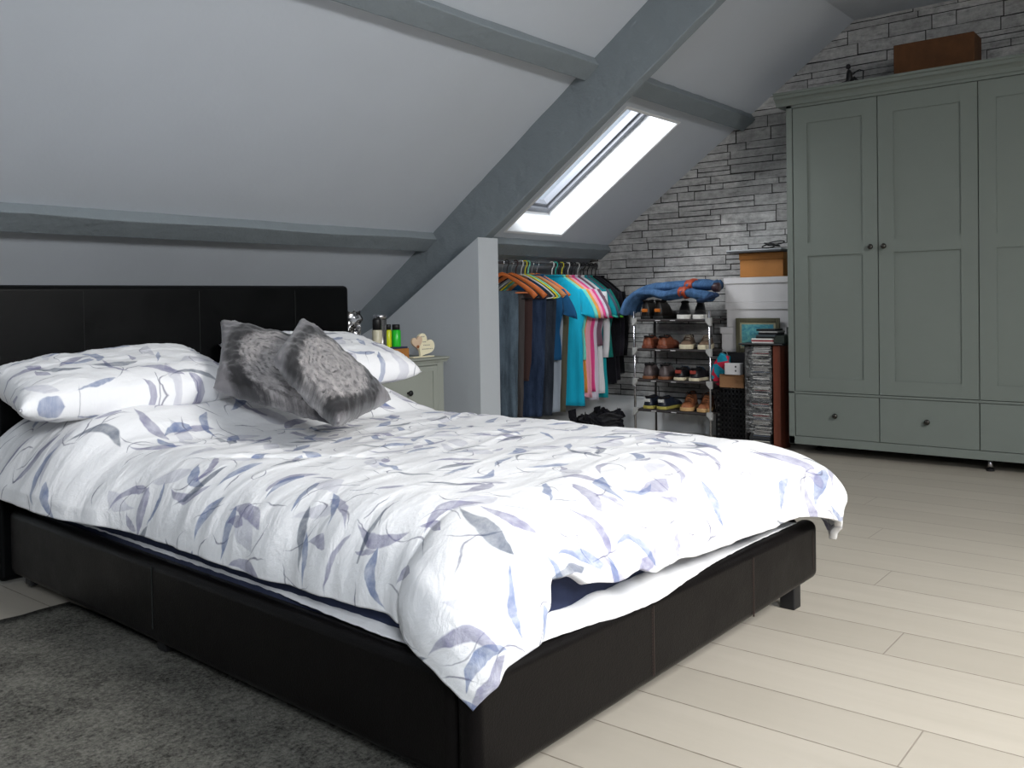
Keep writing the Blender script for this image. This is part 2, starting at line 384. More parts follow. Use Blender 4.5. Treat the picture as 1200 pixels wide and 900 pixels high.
# ------------------------------------------------------------------ bed
TH = -radians(2.7); BO = V3((1.276, 1.132, 0)); BM = Matrix.Translation(BO) @ Matrix.Rotation(TH, 4, 'Z')
def bw(a, b, z): return BM @ V3((a, b, z))
W, LB = 1.59, 2.33; FT, FB = .285, .085
bed = empty('bed', BO, TH, 'double bed with black leather frame and tall padded headboard', 'bed')
def padded(a, b, sweep, name, mat=M_LEATH, bev=.028):
    mb = MB().box(a, b); return mb.build(name, mat, bed, bevel=bev, seg=4)
def fbz(x, y): return .056+.044*(x/W)-.006*(y/LB) if x > -1 else FB
def rail(a, b, name):
    mb = MB().box(a, b); mb.v = [(x, y, z if z > .2 else fbz(x, y)) for x, y, z in mb.v]; return mb.build(name, M_LEATH, bed, bevel=.026, seg=4)
foot = rail((0, 0, FB), (W, .06, FT), 'foot_rail')
for x0 in (0, W-.06): rail((x0, .061, FB), (x0+.06, LB-.01, FT), 'side_rail')
hb = MB().box((-.03, LB, .02), (1.565, LB+.09, 1.09)); hbo = hb.build('headboard', M_HEAD, bed, bevel=.022, seg=4)
for x in (.62, 1.14): # stitched seams on the foot rail
    m = MB().box((x-.001, -.0012, FB+.01), (x+.001, .002, FT-.022))
    for k in range(21): z0 = FB+.012+k*.0078; m.box((x-.0075, -.001, z0), (x-.006, 0, z0+.005), 0)
    m.build('seam', M_STITCH, foot)
m = MB().box((1.545, -.0012, FB+.05), (1.547, .002, FT-.03)); m.build('seam', M_STITCH, foot)
for x in (.29, .77, 1.25): MB().box((x-.0008, LB-.0008, .1), (x+.0008, LB+.002, 1.067)).build('seam', M_GAP, hbo)
for y in (1.26,): MB().box((-.002, y-.002, FB+.01), (.002, y+.002, FT-.015)).build('seam', M_GAP, [o for o in bed.children if o.name.startswith('side_rail')][0])
for (x, y) in ((.03, .05), (W-.075, .05), (.03, 1.25), (W-.08, 1.25), (.03, LB-.12), (W-.08, LB-.12)):
    MB().box((x, y, .0195 if x < .5 else 0), (x+.05, y+.05, FB+.03)).build('leg', M_BLK, bed, bevel=.004)
# mattress in its navy fitted sheet
def matt(u, v, h0, h1, r): pass
m = MB().box((.062, .064, .1), (W-.062, LB-.02, .47))
mat_o = m.build('mattress', M_NAVY, bevel=.05, seg=5); mat_o.matrix_world = BM
tag(mat_o, 'mattress in a navy blue fitted sheet, peeping out under the leaf print duvet', 'mattress')
# white sheet caught between mattress and frame: a limp skirt over the foot and side rails
us = MB(); uvs = []
def sheet_pt(t, v):
    # runs along the left side rail from head to foot, then along the foot rail
    Ls, Lf = 2.2, 1.55; d = t*(Ls+Lf)
    if d < Ls:
        b = 2.2-d+.05; n_ = .5+.5*N(b*3.2, 1.7); wd = .002+.022*max(0, 1-abs(b-.3)/.5)+.012*n_; top = .288+.02*v
        a = .072-(1-v)*wd*1.3-.004
        return bw(a, max(b, .062), FT+.003+.012*v+.003*N(b*30, v))
    a = d-Ls+.03; env = 1.0 if a < .8 else max(0.0, 1-(a-.8)/.45); env = env*env*(3-2*env); tt = 1-v
    g = .35+.65*exp(-((a-.60)/.26)**2)+.10*N(a*7, 3)
    b = .07-tt*(.040+.036*g*env); z = FT+.003+.030*env*v**1.5*(1+.3*N(a*12, 4))
    if b < .014: o_ = .014-b; b = .014-o_*.55; z -= o_*.95
    return bw(min(a, W-.1), b, z+.002*N(a*40, v*2))
grid(260, 8, sheet_pt, None, us)
uso = us.build('bed_sheet', M_SHEET, smooth=True); sm = uso.modifiers.new('s', 'SOLIDIFY'); sm.thickness = .003; sm.offset = 1
tag(uso, 'white undersheet hanging out between the navy mattress and the black bed rail', 'sheet')
# duvet
A0, A1, B0 = .22, 1.37, .22; ZT = .55; HH = .20; L0 = .33
def interp(tb, x):
    if x <= tb[0][0]: return tb[0][1]
    for (a, fa), (b, fb) in zip(tb, tb[1:]):
        if x <= b: t = (x-a)/(b-a); t = t*t*(3-2*t); return fa+(fb-fa)*t
    return tb[-1][1]
FOOTZ = [(-.1, .34), (.03, .35), (.07, .372), (.125, .365), (.165, .405), (.20, .43), (.28, .425), (.33, .395), (.42, .378), (.5, .385), (.56, .366), (.67, .37), (.8, .352), (.93, .35), (1.1, .342), (1.3, .337), (1.5, .335), (1.7, .33)]
LEFTZ = [(-.1, .345), (.12, .335), (.2, .335), (.28, .35), (.42, .343), (.7, .335), (1.1, .345), (1.6, .36), (1.95, .37), (2.3, .385)]
def dend(z):
    dr = ZT-z; c_ = 1-min(dr, HH)/HH; return L0*acos(max(-1, c_))/(pi/2)+max(0, dr-HH)
NU, NV = 330, 420
def duvet_pt(u, v):
    Wc = A1-A0; e = .2
    # cloth coordinates: p across, q from foot to head
    pu = (u-e)/(1-2*e)*Wc+A0 if e <= u <= 1-e else (A0 if u < e else A1)
    tu = (e-u)/e if u < e else ((u-1+e)/e if u > 1-e else 0)
    ev = .16; qv = (v-ev)/(1-ev)*(2.28-B0)+B0 if v > ev else B0; tv = (ev-v)/ev if v < ev else 0
    sgn = -1 if u < .5 else 1
    La = dend(interp(LEFTZ, qv)) if sgn < 0 else .36
    Lf = dend(interp(FOOTZ, pu + (-.25*tu if u < e else (.25*tu if u > 1-e else 0))))
    oa, ob = tu*La, tv*Lf; d = hypot(oa, ob)
    th = math.atan2(ob, oa) if d > 1e-6 else 0; corner = sin(2*th)
    R_ = (.215 if sgn < 0 else .27)*cos(th)**2 + .26*sin(th)**2
    R_ *= 1+.42*corner
    q = min(d/L0, 1); r = R_*sin(q*pi/2); h = HH*(1-cos(q*pi/2)) + max(0, d-L0)*.78
    a = pu + sgn*r*cos(th); b = qv - r*sin(th); z = ZT-h
    # outward normal of the draped surface
    nx, ny, nz = sgn*sin(q*pi/2)*cos(th), -sin(q*pi/2)*sin(th), cos(q*pi/2)
    # lofty filling, flatter towards the hem
    edge = min(1, q*1.1)
    P = pu+sgn*oa; Q = qv-ob
    puff = .014*N(P*2.8, Q*2.8, 4)+.004*N(P*7, Q*7, 9)
    s1 = N(P*2.6+Q*1.2, Q*10-P*2, 11); crease = .007*(1-abs(s1)*2.6 if abs(s1) < .38 else 0)*(.35+.65*min(1, Q/1.2))*(1-edge)
    if u < e or u > 1-e:   # creases fanning down the sides
        s2 = N(Q*9+P*1.5, P*2.2, 5); crease += .012*(s2)*edge**.7+ .004*N(Q*24, P*3, 2)*edge
    if v < ev:
        s2 = N(P*8, Q*1.8, 8); crease += .014*s2*edge**.7*(1-.4*corner)+.005*N(P*22, Q*3, 3)*edge
    d1 = (P*.7+Q*.72-1.02); crease -= .017*exp(-(d1/.02)**2)*(1 if .15 < P < .6 else .0)*(min(1, (P-.15)/.1) if P > .15 else 0)*(max(0, min(1, (.6-P)/.15)))
    off = puff+crease
    # duvet pulled over the lower pillows
    hump = 0
    t = max(0, min(1, (Q-1.58)/.24)); t = t*t*(3-2*t)
    side = max(0, 1-(max(0, -a+.05)/.12)) if a < .05 else (max(0, 1-(a-1.27)/.25) if a > 1.27 else 1)
    dip = 1-.35*exp(-((a-.8)/.1)**2)
    hump = .105*t*side*dip*(nz if nz > 0 else 0)
    if Q > 1.4 and Q < 1.95:
        hump += .012*N(P*1.8+3, Q*17, 6)*(1-edge)*sin(pi*(Q-1.4)/.55)
    z += hump
    if sgn < 0 and Q > 1.2:
        t = min(1, (Q-1.2)/.7); a -= .13*t*t*(3-2*t)*min(1, q*1.2)
    a += nx*off; b += ny*off; z += nz*off
    z = max(z, .2)
    return bw(a, b, z)
def duvet_uv(u, v):
    e = .2; ev = .16
    p = (u-e)/(1-2*e)*(A1-A0)+A0; 
    if u < e: p = A0-(e-u)/e*.33
    if u > 1-e: p = A1+(u-1+e)/e*.36
    q = (v-ev)/(1-ev)*(2.28-B0)+B0 if v > ev else B0-(ev-v)/ev*.33
    return (p, q)
dv = grid(NU, NV, duvet_pt, duvet_uv); dvo = dv.build('duvet', M_LEAF, smooth=True)
sm = dvo.modifiers.new('s', 'SOLIDIFY'); sm.thickness = .022; sm.offset = -1; sm.use_rim = True
tag(dvo, 'white duvet with a blue grey watercolour leaf print, spread over the bed', 'duvet')

def cushion_patch(name, P, T, mat, uvs=1.0, n=56, pinch=.10, wr=.006, seed=1, uvw=None, power=.42):
    """closed pillow from 4 world corners P[0..3] (loop order) with half thickness T"""
    P = [V3(p) for p in P]; nrm = ((P[1]-P[0]).cross(P[3]-P[0])).normalized(); mb = MB(); uvl = []
    L1 = (P[1]-P[0]).length; L2 = (P[3]-P[0]).length
    def pt(u, v, s):
        x, y = 2*u-1, 2*v-1
        # edges bow inwards between the ears
        xx = x*(1-pinch*(1-y*y)*abs(x)); yy = y*(1-pinch*(1-x*x)*abs(y))
        uu, vv = (xx+1)/2, (yy+1)/2
        p = P[0]*(1-uu)*(1-vv)+P[1]*uu*(1-vv)+P[2]*uu*vv+P[3]*(1-uu)*vv
        k = max(0, (1-x**4)*(1-y**4))**power
        rim = max(abs(x), abs(y))
        w = wr*(N(u*9+seed, v*9, s)+.6*N(u*21, v*21+seed, s))*(k**.5)
        # gathers running in from the corners
        cd = abs(abs(x)-abs(y)); w += wr*1.4*N((x+y)*14+seed, (x-y)*2.5, 3)*k*(1-k)*2
        return p+nrm*s*(T*k+w)
    for s in (1, -1):
        base = len(mb.v)
        for j in range(n+1):
            for i in range(n+1):
                u, v = i/n, j/n; mb.v.append(tuple(pt(u, v, s)))
                uvl.append((u*L1+seed*.7, v*L2) if uvw is None else (u, v))
        for j in range(n):
            for i in range(n):
                f = (base+j*(n+1)+i, base+j*(n+1)+i+1, base+(j+1)*(n+1)+i+1, base+(j+1)*(n+1)+i)
                mb.f.append(f if s > 0 else f[::-1]); mb.fm.append(0)
    mb.uvs = uvl; o = mb.build(name, mat, smooth=True)
    bm = bmesh.new(); bm.from_mesh(o.data); bmesh.ops.remove_doubles(bm, verts=bm.verts, dist=1e-5); bm.to_mesh(o.data); bm.free()
    return o
def seam_strip(P, name, r, mat, parent): pass
# left pillow: lies tilted on the hump, flange of its case along the front
pl = cushion_patch('pillow', [bw(-.14, 1.80, .685), bw(.66, 1.78, .695), bw(.66, 2.25, .82), bw(-.10, 2.25, .765)], .084, M_LEAF, seed=3, pinch=.04, wr=.006)
tag(pl, 'plump leaf print pillow on the left, against the black headboard', 'pillow', None)
pr = cushion_patch('pillow', [bw(.82, 1.80, .72), bw(1.49, 1.74, .70), bw(1.53, 2.25, .82), bw(.82, 2.27, .84)], .084, M_LEAF, seed=5, pinch=.04, wr=.006)
tag(pr, 'leaf print pillow on the right, between the dark cushions and the bedside table', 'pillow')
c1 = cushion_patch('cushion', [bw(.45, 1.685, .715), bw(.645, 1.20, .605), bw(.87, 1.52, .83), bw(.67, 2.0, .94)], .07, M_RING, seed=1, pinch=.07, wr=.008, uvw=1)
tag(c1, 'charcoal satin cushion with tree ring print, the left one, leaning back on the white pillow', 'cushion')
c2 = cushion_patch('cushion', [bw(.485, 1.37, .825), bw(.45, .985, .645), bw(.86, 1.22, .665), bw(.80, 1.66, .945)], .06, M_RING, seed=2, pinch=.03, wr=.008, uvw=1)
tag(c2, 'silvery satin cushion with tree ring print, lying in front of the other dark cushion', 'cushion')

# rug
rg = MB(); n = 40
rv = [(-1.6, 3.02), (1.2, 3.06), (2.35, 3.1), (2.35, -.3), (-1.6, -.3)]
mb = grid(60, 50, lambda u, v: V3((-1.7+u*3.12, -.4+v*3.47+.012*N(u*14, v*3), .016+.003*N(u*50, v*50))))
o = mb.build('rug', M_RUG, smooth=True); s_ = o.modifiers.new('s', 'SOLIDIFY'); s_.thickness = .014; s_.offset = -1
tag(o, 'mottled grey short pile rug running under the side of the bed', 'rug')

# ------------------------------------------------------------------ wardrobe
WX = 5.6
wd = empty('wardrobe', (WX, 1.1, 0), 0, 'large sage grey painted wardrobe with panelled doors and drawers against the stone print wall', 'wardrobe')
def wbox(a, b): return ((a[0]-0, a[1], a[2]), (b[0], b[1], b[2]))
def WB(): return MB()
y1, y0 = 2.25, .02; off = V3((-WX, -1.1, 0))
def wbuild(mb, name, mat, parent=wd, **k):
    mb.v = [tuple(V3(v)+off) for v in mb.v]; return mb.build(name, mat, parent, **k)
m = MB().box((WX+.022, y0, .068), (XR-.005, y1, 2.21)).box((WX, y1-.038, .068), (WX+.03, y1, 2.21)).box((WX, y0, .068), (WX+.03, y0+.038, 2.21)).box((WX, y0, .068), (WX+.03, y1, .118)).box((WX, y0, 2.19), (WX+.03, y1, 2.21)).box((WX, y0, .388), (WX+.03, y1, .402)).box((WX, 1.139, .118), (WX+.03, 1.143, 2.19))
wbuild(m, 'body', M_SAGE, bevel=.002)
pr_ = [(0, 0), (-.012, 0), (-.016, .02), (-.03, .035), (-.048, .042), (-.05, .06), (-.062, .064), (-.062, .078), (0, .078)]
m = MB().prism(pr_, (WX, y0-.05, 2.208), (1, 0, 0), (0, 0, 1), (0, y1-y0+.11, 0)).box((WX, y0-.05, 2.208), (XR-.005, y1+.06, 2.286))
wbuild(m, 'cornice', M_SAGE)
def panel_front(ya, yb, za, zb, holes, name, knob):
    """frame-and-panel front; holes = recessed panels (ya,yb,za,zb)"""
    m = MB(); F = WX-.001; B = WX+.018; ys_ = sorted({ya, yb, *[h[0] for h in holes], *[h[1] for h in holes]}); zs = sorted({za, zb, *[h[2] for h in holes], *[h[3] for h in holes]})
    for i in range(len(ys_)-1):
        for j in range(len(zs)-1):
            cy, cz = (ys_[i]+ys_[i+1])/2, (zs[j]+zs[j+1])/2
            inn = any(h[0] < cy < h[1] and h[2] < cz < h[3] for h in holes)
            if inn: m.box((F+.009, ys_[i], zs[j]), (B, ys_[i+1], zs[j+1]))
            else: m.box((F, ys_[i], zs[j]), (B, ys_[i+1], zs[j+1]))
    o = wbuild(m, name, M_SAGE)
    k = MB().lathe([(.006, 0), (.006, .012), (.0145, .018), (.0165, .026), (.012, .033), (.004, .035)], (F, knob[0], knob[1]), 16, axis='x')
    wbuild(k, 'knob', M_KNOB, o, smooth=True); return o
edges = [2.208, 1.690, 1.145, .602, .062]
for i in range(4):
    b, a = edges[i]-.003, edges[i+1]+.003
    ky = a+.035 if i in (0, 2) else b-.035
    panel_front(a, b, .406, 2.186, [(a+.088, b-.088, 1.335, 2.085), (a+.088, b-.088, .49, 1.255)], 'door', (ky, 1.293))
for i in range(4):
    b, a = edges[i]-.003, edges[i+1]+.003
    panel_front(a, b, .122, .385, [], 'drawer', ((a+b)/2, .262))
for (x, y) in ((WX+.06, 1.105), (WX+.26, 2.15), (WX+.06, .12), (XR-.08, 1.105), (XR-.08, 2.15), (XR-.08, .12)):
    l = MB().lathe([(.014, .012), (.014, .07)], (x, y, 0), 14); lo = wbuild(l, 'leg', M_CHROME, smooth=True)
    wbuild(MB().lathe([(.022, 0), (.022, .012)], (x, y, 0), 14), 'foot', M_BLK, lo)
# things on the wardrobe
WT = 2.286
o = MB().box((0, -.22, 0), (.19, .22, .205)).build('wooden_box', plain('dark_rough_wood', (84, 52, 26), .85, 0, .45, 14, .6), bevel=.006, loc=(5.69, 1.40, WT+.001))
tag(o, 'old brown wooden box on top of the sage wardrobe', 'box')
fg = empty('figurine', (5.69, 1.88, WT+.001), 0, 'small black figurine kneeling on top of the wardrobe, left of the brown box', 'figurine')
blk = plain('black_cast_metal', (22, 22, 24), .5)
m = MB(); m.tube([(0, .075, .012), (0, .045, .02), (0, .01, .028), (0, -.0, .05), (0, .0, .085), (0, .004, .105)], [.012, .015, .018, .02, .017, .009], 10)
m.tube([(0, 0, .03), (0, -.03, .05), (0, -.05, .03), (0, -.045, .0)], [.014, .012, .009, .008], 8); m.lathe([(.002, 0), (.013, .006), (.015, .018), (.011, .03), (.002, .034)], (0, .006, .108), 10)
m.build('body', blk, fg, smooth=True)
MB().tube([(0, 0, .085), (0, -.025, .075), (0, -.035, .085)], .006, 8).build('arm', blk, fg, smooth=True)
MB().tube([(0, -.035, .085), (0, -.06, .095), (0, -.085, .085), (0, -.082, .04), (0, -.08, .0)], .0045, 8).build('staff', blk, fg, smooth=True)
MB().box((-.03, -.09, 0), (.03, .085, .006)).build('base', blk, fg, bevel=.002)
m = MB(); m.tube([(0, .05*cos(a), .02+.012*sin(2*a)) if 0 else (.02*sin(a), .055*cos(a), .012+.008*sin(3*a)) for a in [2*pi*i/24 for i in range(24)]], .006, 8, True)
m.tube([(.01, .02, .012), (0, -.02, .022), (.01, -.06, .01)], .006, 8)
o = m.build('cable', blk, smooth=True, loc=(5.68, 1.115, WT)); tag(o, 'small loop of black cable on the wardrobe, right of the brown box', 'cable')

# ------------------------------------------------------------------ bedside table + things
bt = empty('bedside_table', (3.5, 3.6, 0), 0, 'grey green painted bedside cabinet between the bed and the partition', 'bedside table')
X0, X1, YF, YB_, TT = -.34, .335, 0, .42, .69
m = MB().box((X0, YF+.012, .06), (X1, YB_, TT-.03)).box((X0, YF, 0), (X0+.05, YF+.05, TT-.03)).box((X1-.05, YF, 0), (X1, YF+.05, TT-.03)).box((X0+.05, YF, TT-.045), (X1-.05, YF+.03, TT-.03)).box((X0, YB_-.05, 0), (X0+.05, YB_, .1)).box((X1-.05, YB_-.05, 0), (X1, YB_, .1))
m.build('body', M_SAGE2, bt, bevel=.002)
m = MB().prism([(0, 0), (-.006, 0), (-.012, .012), (-.024, .018), (-.026, .03), (0, .03)], (X0-.02, YF, TT-.03), (0, 1, 0), (0, 0, 1), (X1-X0+.045, 0, 0)).box((X0-.02, YF, TT-.03), (X1+.025, YB_, TT))
m.build('top', M_SAGE2, bt)
for (za, zb) in ((.37, TT-.05), (.09, .36)):
    m = MB().box((X0+.055, YF+.001, za), (X1-.055, YF+.02, zb)); 
    # raised border
    for (a, b) in (((X0+.055, YF-.004, za), (X0+.09, YF+.002, zb)), ((X1-.09, YF-.004, za), (X1-.055, YF+.002, zb)), ((X0+.09, YF-.004, za), (X1-.09, YF+.002, za+.03)), ((X0+.09, YF-.004, zb-.03), (X1-.09, YF+.002, zb))): m.box(a, b)
    d = m.build('drawer' if za > .3 else 'door', M_SAGE2, bt)
    MB().lathe([(.006, 0), (.006, .012), (.014, .018), (.016, .026), (.011, .033), (.004, .035)], (.045, YF+.001, .502 if za > .3 else .225), 14, axis='y').build('knob', M_BLK, d, smooth=True)
BT = .6905
# crumpled silver gift bag
def crumple(name, w, d, h, mat, seed, amp=.012, flare=.0, nn=26):
    mb = MB(); L = []
    for j in range(nn+1):
        t = j/nn
        for i in range(nn*2):
            a = 2*pi*i/(nn*2); cx_, sy = cos(a), sin(a); e = .35
            x = w/2*math.copysign(abs(cx_)**e, cx_)*(1+flare*t); y = d/2*math.copysign(abs(sy)**e, sy)*(1-.5*t)
            q = amp*(.3+t); mb.v.append((x+q*N(x*30, y*30+seed, t*9), y+q*N(x*28, y*30+seed, t*9+5)*1.2, h*t+amp*1.5*t*N(i*.5, seed)))
    k = nn*2
    for j in range(nn):
        for i in range(k): mb.f.append((j*k+i, j*k+(i+1) % k, (j+1)*k+(i+1) % k, (j+1)*k+i)); mb.fm.append(0)
    mb.f.append(tuple(range(k))); mb.fm.append(0)
    return mb.build(name, mat)
t = NT('silver_foil'); vo = t.new('ShaderNodeTexVoronoi'); vo.inputs['Scale'].default_value = 22; t.link(t.obj(), vo.inputs['Vector'])
t.bump(vo.outputs['Distance'], .8, .03); M_FOIL = t.base(t.mix(t.mapr(t.noise(16, 3, .6, t.obj()), .45, .55), lin((70, 70, 72)), lin((225, 225, 228))), .2, .85)
gb = crumple('gift_bag', .095, .07, .27, M_FOIL, 4, .014, .15); gb.location = (3.235, 3.70, BT); tag(gb, 'crumpled silver foil bag standing right beside the headboard', 'bag')
# aerosols and tins
cn = empty('spray_can', (3.37, 3.65, BT), 0, 'cream spray can with a black cap beside the silver tin', 'can')
MB().lathe([(.026, 0), (.027, .004), (.027, .16), (.024, .168)], n=24).build('can_body', plain('cream_can', (196, 190, 166), .35), cn, smooth=True)
MB().lathe([(.0245, .168), (.0245, .222), (.022, .228)], n=24).build('cap', M_BLK, cn, smooth=True)
for k in range(4): MB().box((-.005, -.0285, .03+k*.018), (.012-.003*k, -.0262, .043+k*.018)).build('printed_mark', M_BLK, cn)
tn = empty('metal_tin', (3.43, 3.69, BT), 0, 'tall silver metal tin behind the cream spray can', 'tin')
MB().lathe([(.034, 0), (.036, .004), (.036, .235)], n=28).build('tin_body', plain('brushed_tin', (150, 148, 146), .25, .9), tn, smooth=True)
MB().lathe([(.0375, .228), (.0375, .245), (.034, .249), (.002, .25)], n=28).build('lid', M_CHROME, tn, smooth=True)
wb = empty('wooden_tray_box', (3.525, 3.69, BT), 0, 'small low wooden box with a navy lining, holding yellow and green bottles', 'box')
MB().box((-.075, -.05, 0), (.075, .07, .058)).build('box_body', M_ORANGE, wb, bevel=.003)
MB().box((-.07, -.045, .0582), (.07, .065, .068)).build('lining', M_NAVY, wb, bevel=.002)
for x, c, ch, hh, r, lb in ((3.478, (196, 206, 20), 'yellow', .09, .0165, 'slim yellow bottle with a black cap standing on the small wooden box'), (3.535, (40, 190, 50), 'green', .088, .0265, 'bright green bottle with a black cap, right of the slim yellow bottle')):
    b = empty('bottle', (x, 3.675, BT+.0685), 0, lb, 'bottle')
    MB().lathe([(r*.95, 0), (r, .004), (r, hh), (r*.75, hh+.008)], n=22).build('bottle_body', plain(ch+'_bottle', c, .3, 0, .05), b, smooth=True)
    MB().lathe([(r*.82, hh+.006), (r*.82, hh+.034), (r*.7, hh+.037)], n=22).build('cap', M_BLK, b, smooth=True)
# heart sign: two cream hearts, a small pink heart in front
def heart(sc, n=40):
    P = []
    for i in range(n):
        a = 2*pi*i/n; P.append((sc*16*sin(a)**3/16, sc*(13*cos(a)-5*cos(2*a)-2*cos(3*a)-cos(4*a))/16))
    return P
hs = empty('heart_ornament', (3.705, 3.64, BT), 0, 'cream wooden heart plaque with a small pinkish heart on a block, beside the wooden box', 'ornament')
M_CREAM = plain('cream_wood', (236, 228, 198), .7, 0, .05); M_PINKW = plain('pinkish_wood', (212, 186, 160), .7, 0, .05)
R_ = Matrix.Rotation(radians(-38), 2)
P = [tuple(R_ @ V3(p).to_2d() if False else (cos(-.55)*p[0]-sin(-.55)*p[1], sin(-.55)*p[0]+cos(-.55)*p[1])) for p in heart(.073)]
hz = min(p[1] for p in P)
MB().prism(P, (.025, 0, -hz), (1, 0, 0), (0, 0, 1), (0, .014, 0)).build('large_heart', M_CREAM, hs, bevel=.003)
P = [(cos(.2)*p[0]-sin(.2)*p[1], sin(.2)*p[0]+cos(.2)*p[1]) for p in heart(.042)]
h2 = MB().prism(P, (-.062, -.024, .088), (1, 0, 0), (0, 0, 1), (0, .012, 0)).build('small_heart', M_PINKW, hs, bevel=.002)
MB().lathe([(.009, 0), (.009, .004), (.003, .006)], (-.06, -.024, .064), 12, axis='y').build('button', plain('brown_button', (140, 84, 50)), h2)
MB().box((-.085, -.012, 0), (.085, .028, .006)).build('base', M_CREAM, hs, bevel=.001)
for (zz, xa, xb) in ((.115, -.01, .02), (.085, .005, .03), (.066, .01, .055), (.044, 0, .082)):
    m = MB(); x = xa; r_ = random.Random(int(zz*1000))
    while x < xb:
        w = .006+.01*r_.random(); m.box((x, -.0012, zz), (x+w, 0, zz+.0045)); x += w+.005
    m.build('lettering', plain('grey_lettering', (150, 142, 130)), hs)

# ------------------------------------------------------------------ clothes rail, hangers, clothes
RY, RZ = 4.0, 1.275
rl = empty('clothes_rail', (4.18, RY, RZ), 0, 'chrome clothes rail between the partition and the stone print wall', 'clothes rail')
MB().tube([(0, 0, 0), (.6, 0, -.003), (1.3, 0, -.004), (1.9, 0, 0)], .0105, 12).build('pole', plain('rail_steel', (120, 120, 124), .3, .9), rl, smooth=True)
for x in (0.001, 1.902): MB().lathe([(.03, 0), (.03, .008), (.018, .016)], (x+(.0 if x > 1 else .016), 0, 0), 16, axis='x').build('bracket', M_GREYPL, rl, smooth=True)
def rot(x): return radians(20-14*max(0, min(1, (x-5.5)/.5)))
def hanger(x, kind, col, label, tilt=0, group=None, bar=True):
    """hook over the rail, shoulders in the y-z plane"""
    h = empty('clothes_hanger', (x, RY, RZ), rot(x)+tilt, label, 'hanger', group)
    mh = M_CHROME if kind == 'wood' else plain('hanger_plastic_%d_%d_%d' % col, col, .4)
    hk = [(0, .021*cos(a), .021*sin(a)-.006) for a in [radians(d) for d in range(-40, 200, 20)]]
    hk = [(0, .0215, -.012)]+[(0, .0165*cos(radians(d)), .0165*sin(radians(d))) for d in range(0, 181, 20)]+[(0, -.016, -.016), (0, -.004, -.034), (0, 0, -.06), (0, 0, -.078)]
    MB().tube(hk, .0022 if kind == 'wood' else .0042, 8).build('hook', mh, h, smooth=True)
    pts = []; n = 24
    for i in range(n+1):
        t = i/n*2-1; pts.append((0.012*t*t, t*.24, -.082-.145*abs(t)**1.25-.018*(abs(t)**6)))
    if kind == 'wood':
        mw = plain('orange_hanger_wood_%d' % col[0], col, .35, 0, .15, 18)
        rr = [.011+.006*(abs(i/n*2-1)**2) for i in range(n+1)]
        MB().tube(pts, rr, 10, sq=(.75, 1.25)).build('shoulder_bar', mw, h, smooth=True)
        if bar: MB().tube([(.008, -.20, -.215), (.008, .20, -.215)], .005, 8).build('trouser_bar', mw, h, smooth=True)
    else:
        MB().tube(pts, .0055, 8).build('shoulder_bar', mh, h, smooth=True)
        MB().tube([pts[0], (.01, -.215, -.255), (.008, 0, -.258), (.01, .215, -.255), pts[-1]], .0045, 8).build('trouser_bar', mh, h, smooth=True)
    return h
def cloth_tube(rows, n, x, seed, amp, mat, name, parent=None, folds=5):
    """rows: (z, y_center, half_y, half_x). closed garment body with vertical folds"""
    mb = MB(); k = n; NR = 26; zt, zb = rows[0][0], rows[-1][0]
    def at(z):
        for (a, b) in zip(rows, rows[1:]):
            if a[0] >= z >= b[0]:
                t = (a[0]-z)/(a[0]-b[0]+1e-9); t = t*t*(3-2*t) if False else t; return [a[i]+(b[i]-a[i])*t for i in range(1, 4)]
        return rows[-1][1:]
    for j in range(NR+1):
        t = j/NR; z = zt+(zb-zt)*t; cy, hy, hx = at(z)
        for i in range(k):
            a = 2*pi*i/k; cx_, sy = cos(a), sin(a)
            yy = hy*math.copysign(abs(cx_)**.7, cx_); f = amp*(.25+t)*(sin(yy*folds*18+seed+1.5*N(z*2, seed))+.6*N(yy*30+seed, z*4))
            xx = hx*math.copysign(abs(sy)**.8, sy)*(1+.3*N(z*5, seed*2))+f
            yq = cy+yy+.008*N(z*6, seed, 3)*t
            zz = z+(.012*N(yy*14, seed)*t if j == NR else 0)
            mb.v.append((x+xx, yq, zz))
    for j in range(NR):
        for i in range(k): mb.f.append((j*k+i, j*k+(i+1) % k, (j+1)*k+(i+1) % k, (j+1)*k+i)); mb.fm.append(0)
    mb.f += [tuple(range(k)), tuple(NR*k+i for i in range(k))]; mb.fm += [0, 0]
    return mb.build(name, mat, parent, smooth=True)
def trousers(x, length, hw, mat, label, seed, group=None, dy=0, hx=.015, top=-.213):
    """folded over the hanger bar"""
    o = empty('trousers', (x, RY+dy, RZ), rot(x), label, 'trousers', group); z0 = top
    cloth_tube([(z0+.014, 0, hw*.93, .012), (z0-.03, 0, hw, hx*.8), (z0-.25, 0, hw*.96, hx), (z0-.5, 0, hw*.88, hx), (z0-length, 0, hw*.78, hx*1.1)], 44, .008, seed, .006, mat, 'folded_legs', o)
    cloth_tube([(z0-.02, 0, hw*.9, .014), (z0-length*.5, -.01, hw*.7, .016), (z0-length*.93, -.01, hw*.62, .012)], 30, .018, seed+4, .003, mat, 'waist_half', o)
    return o
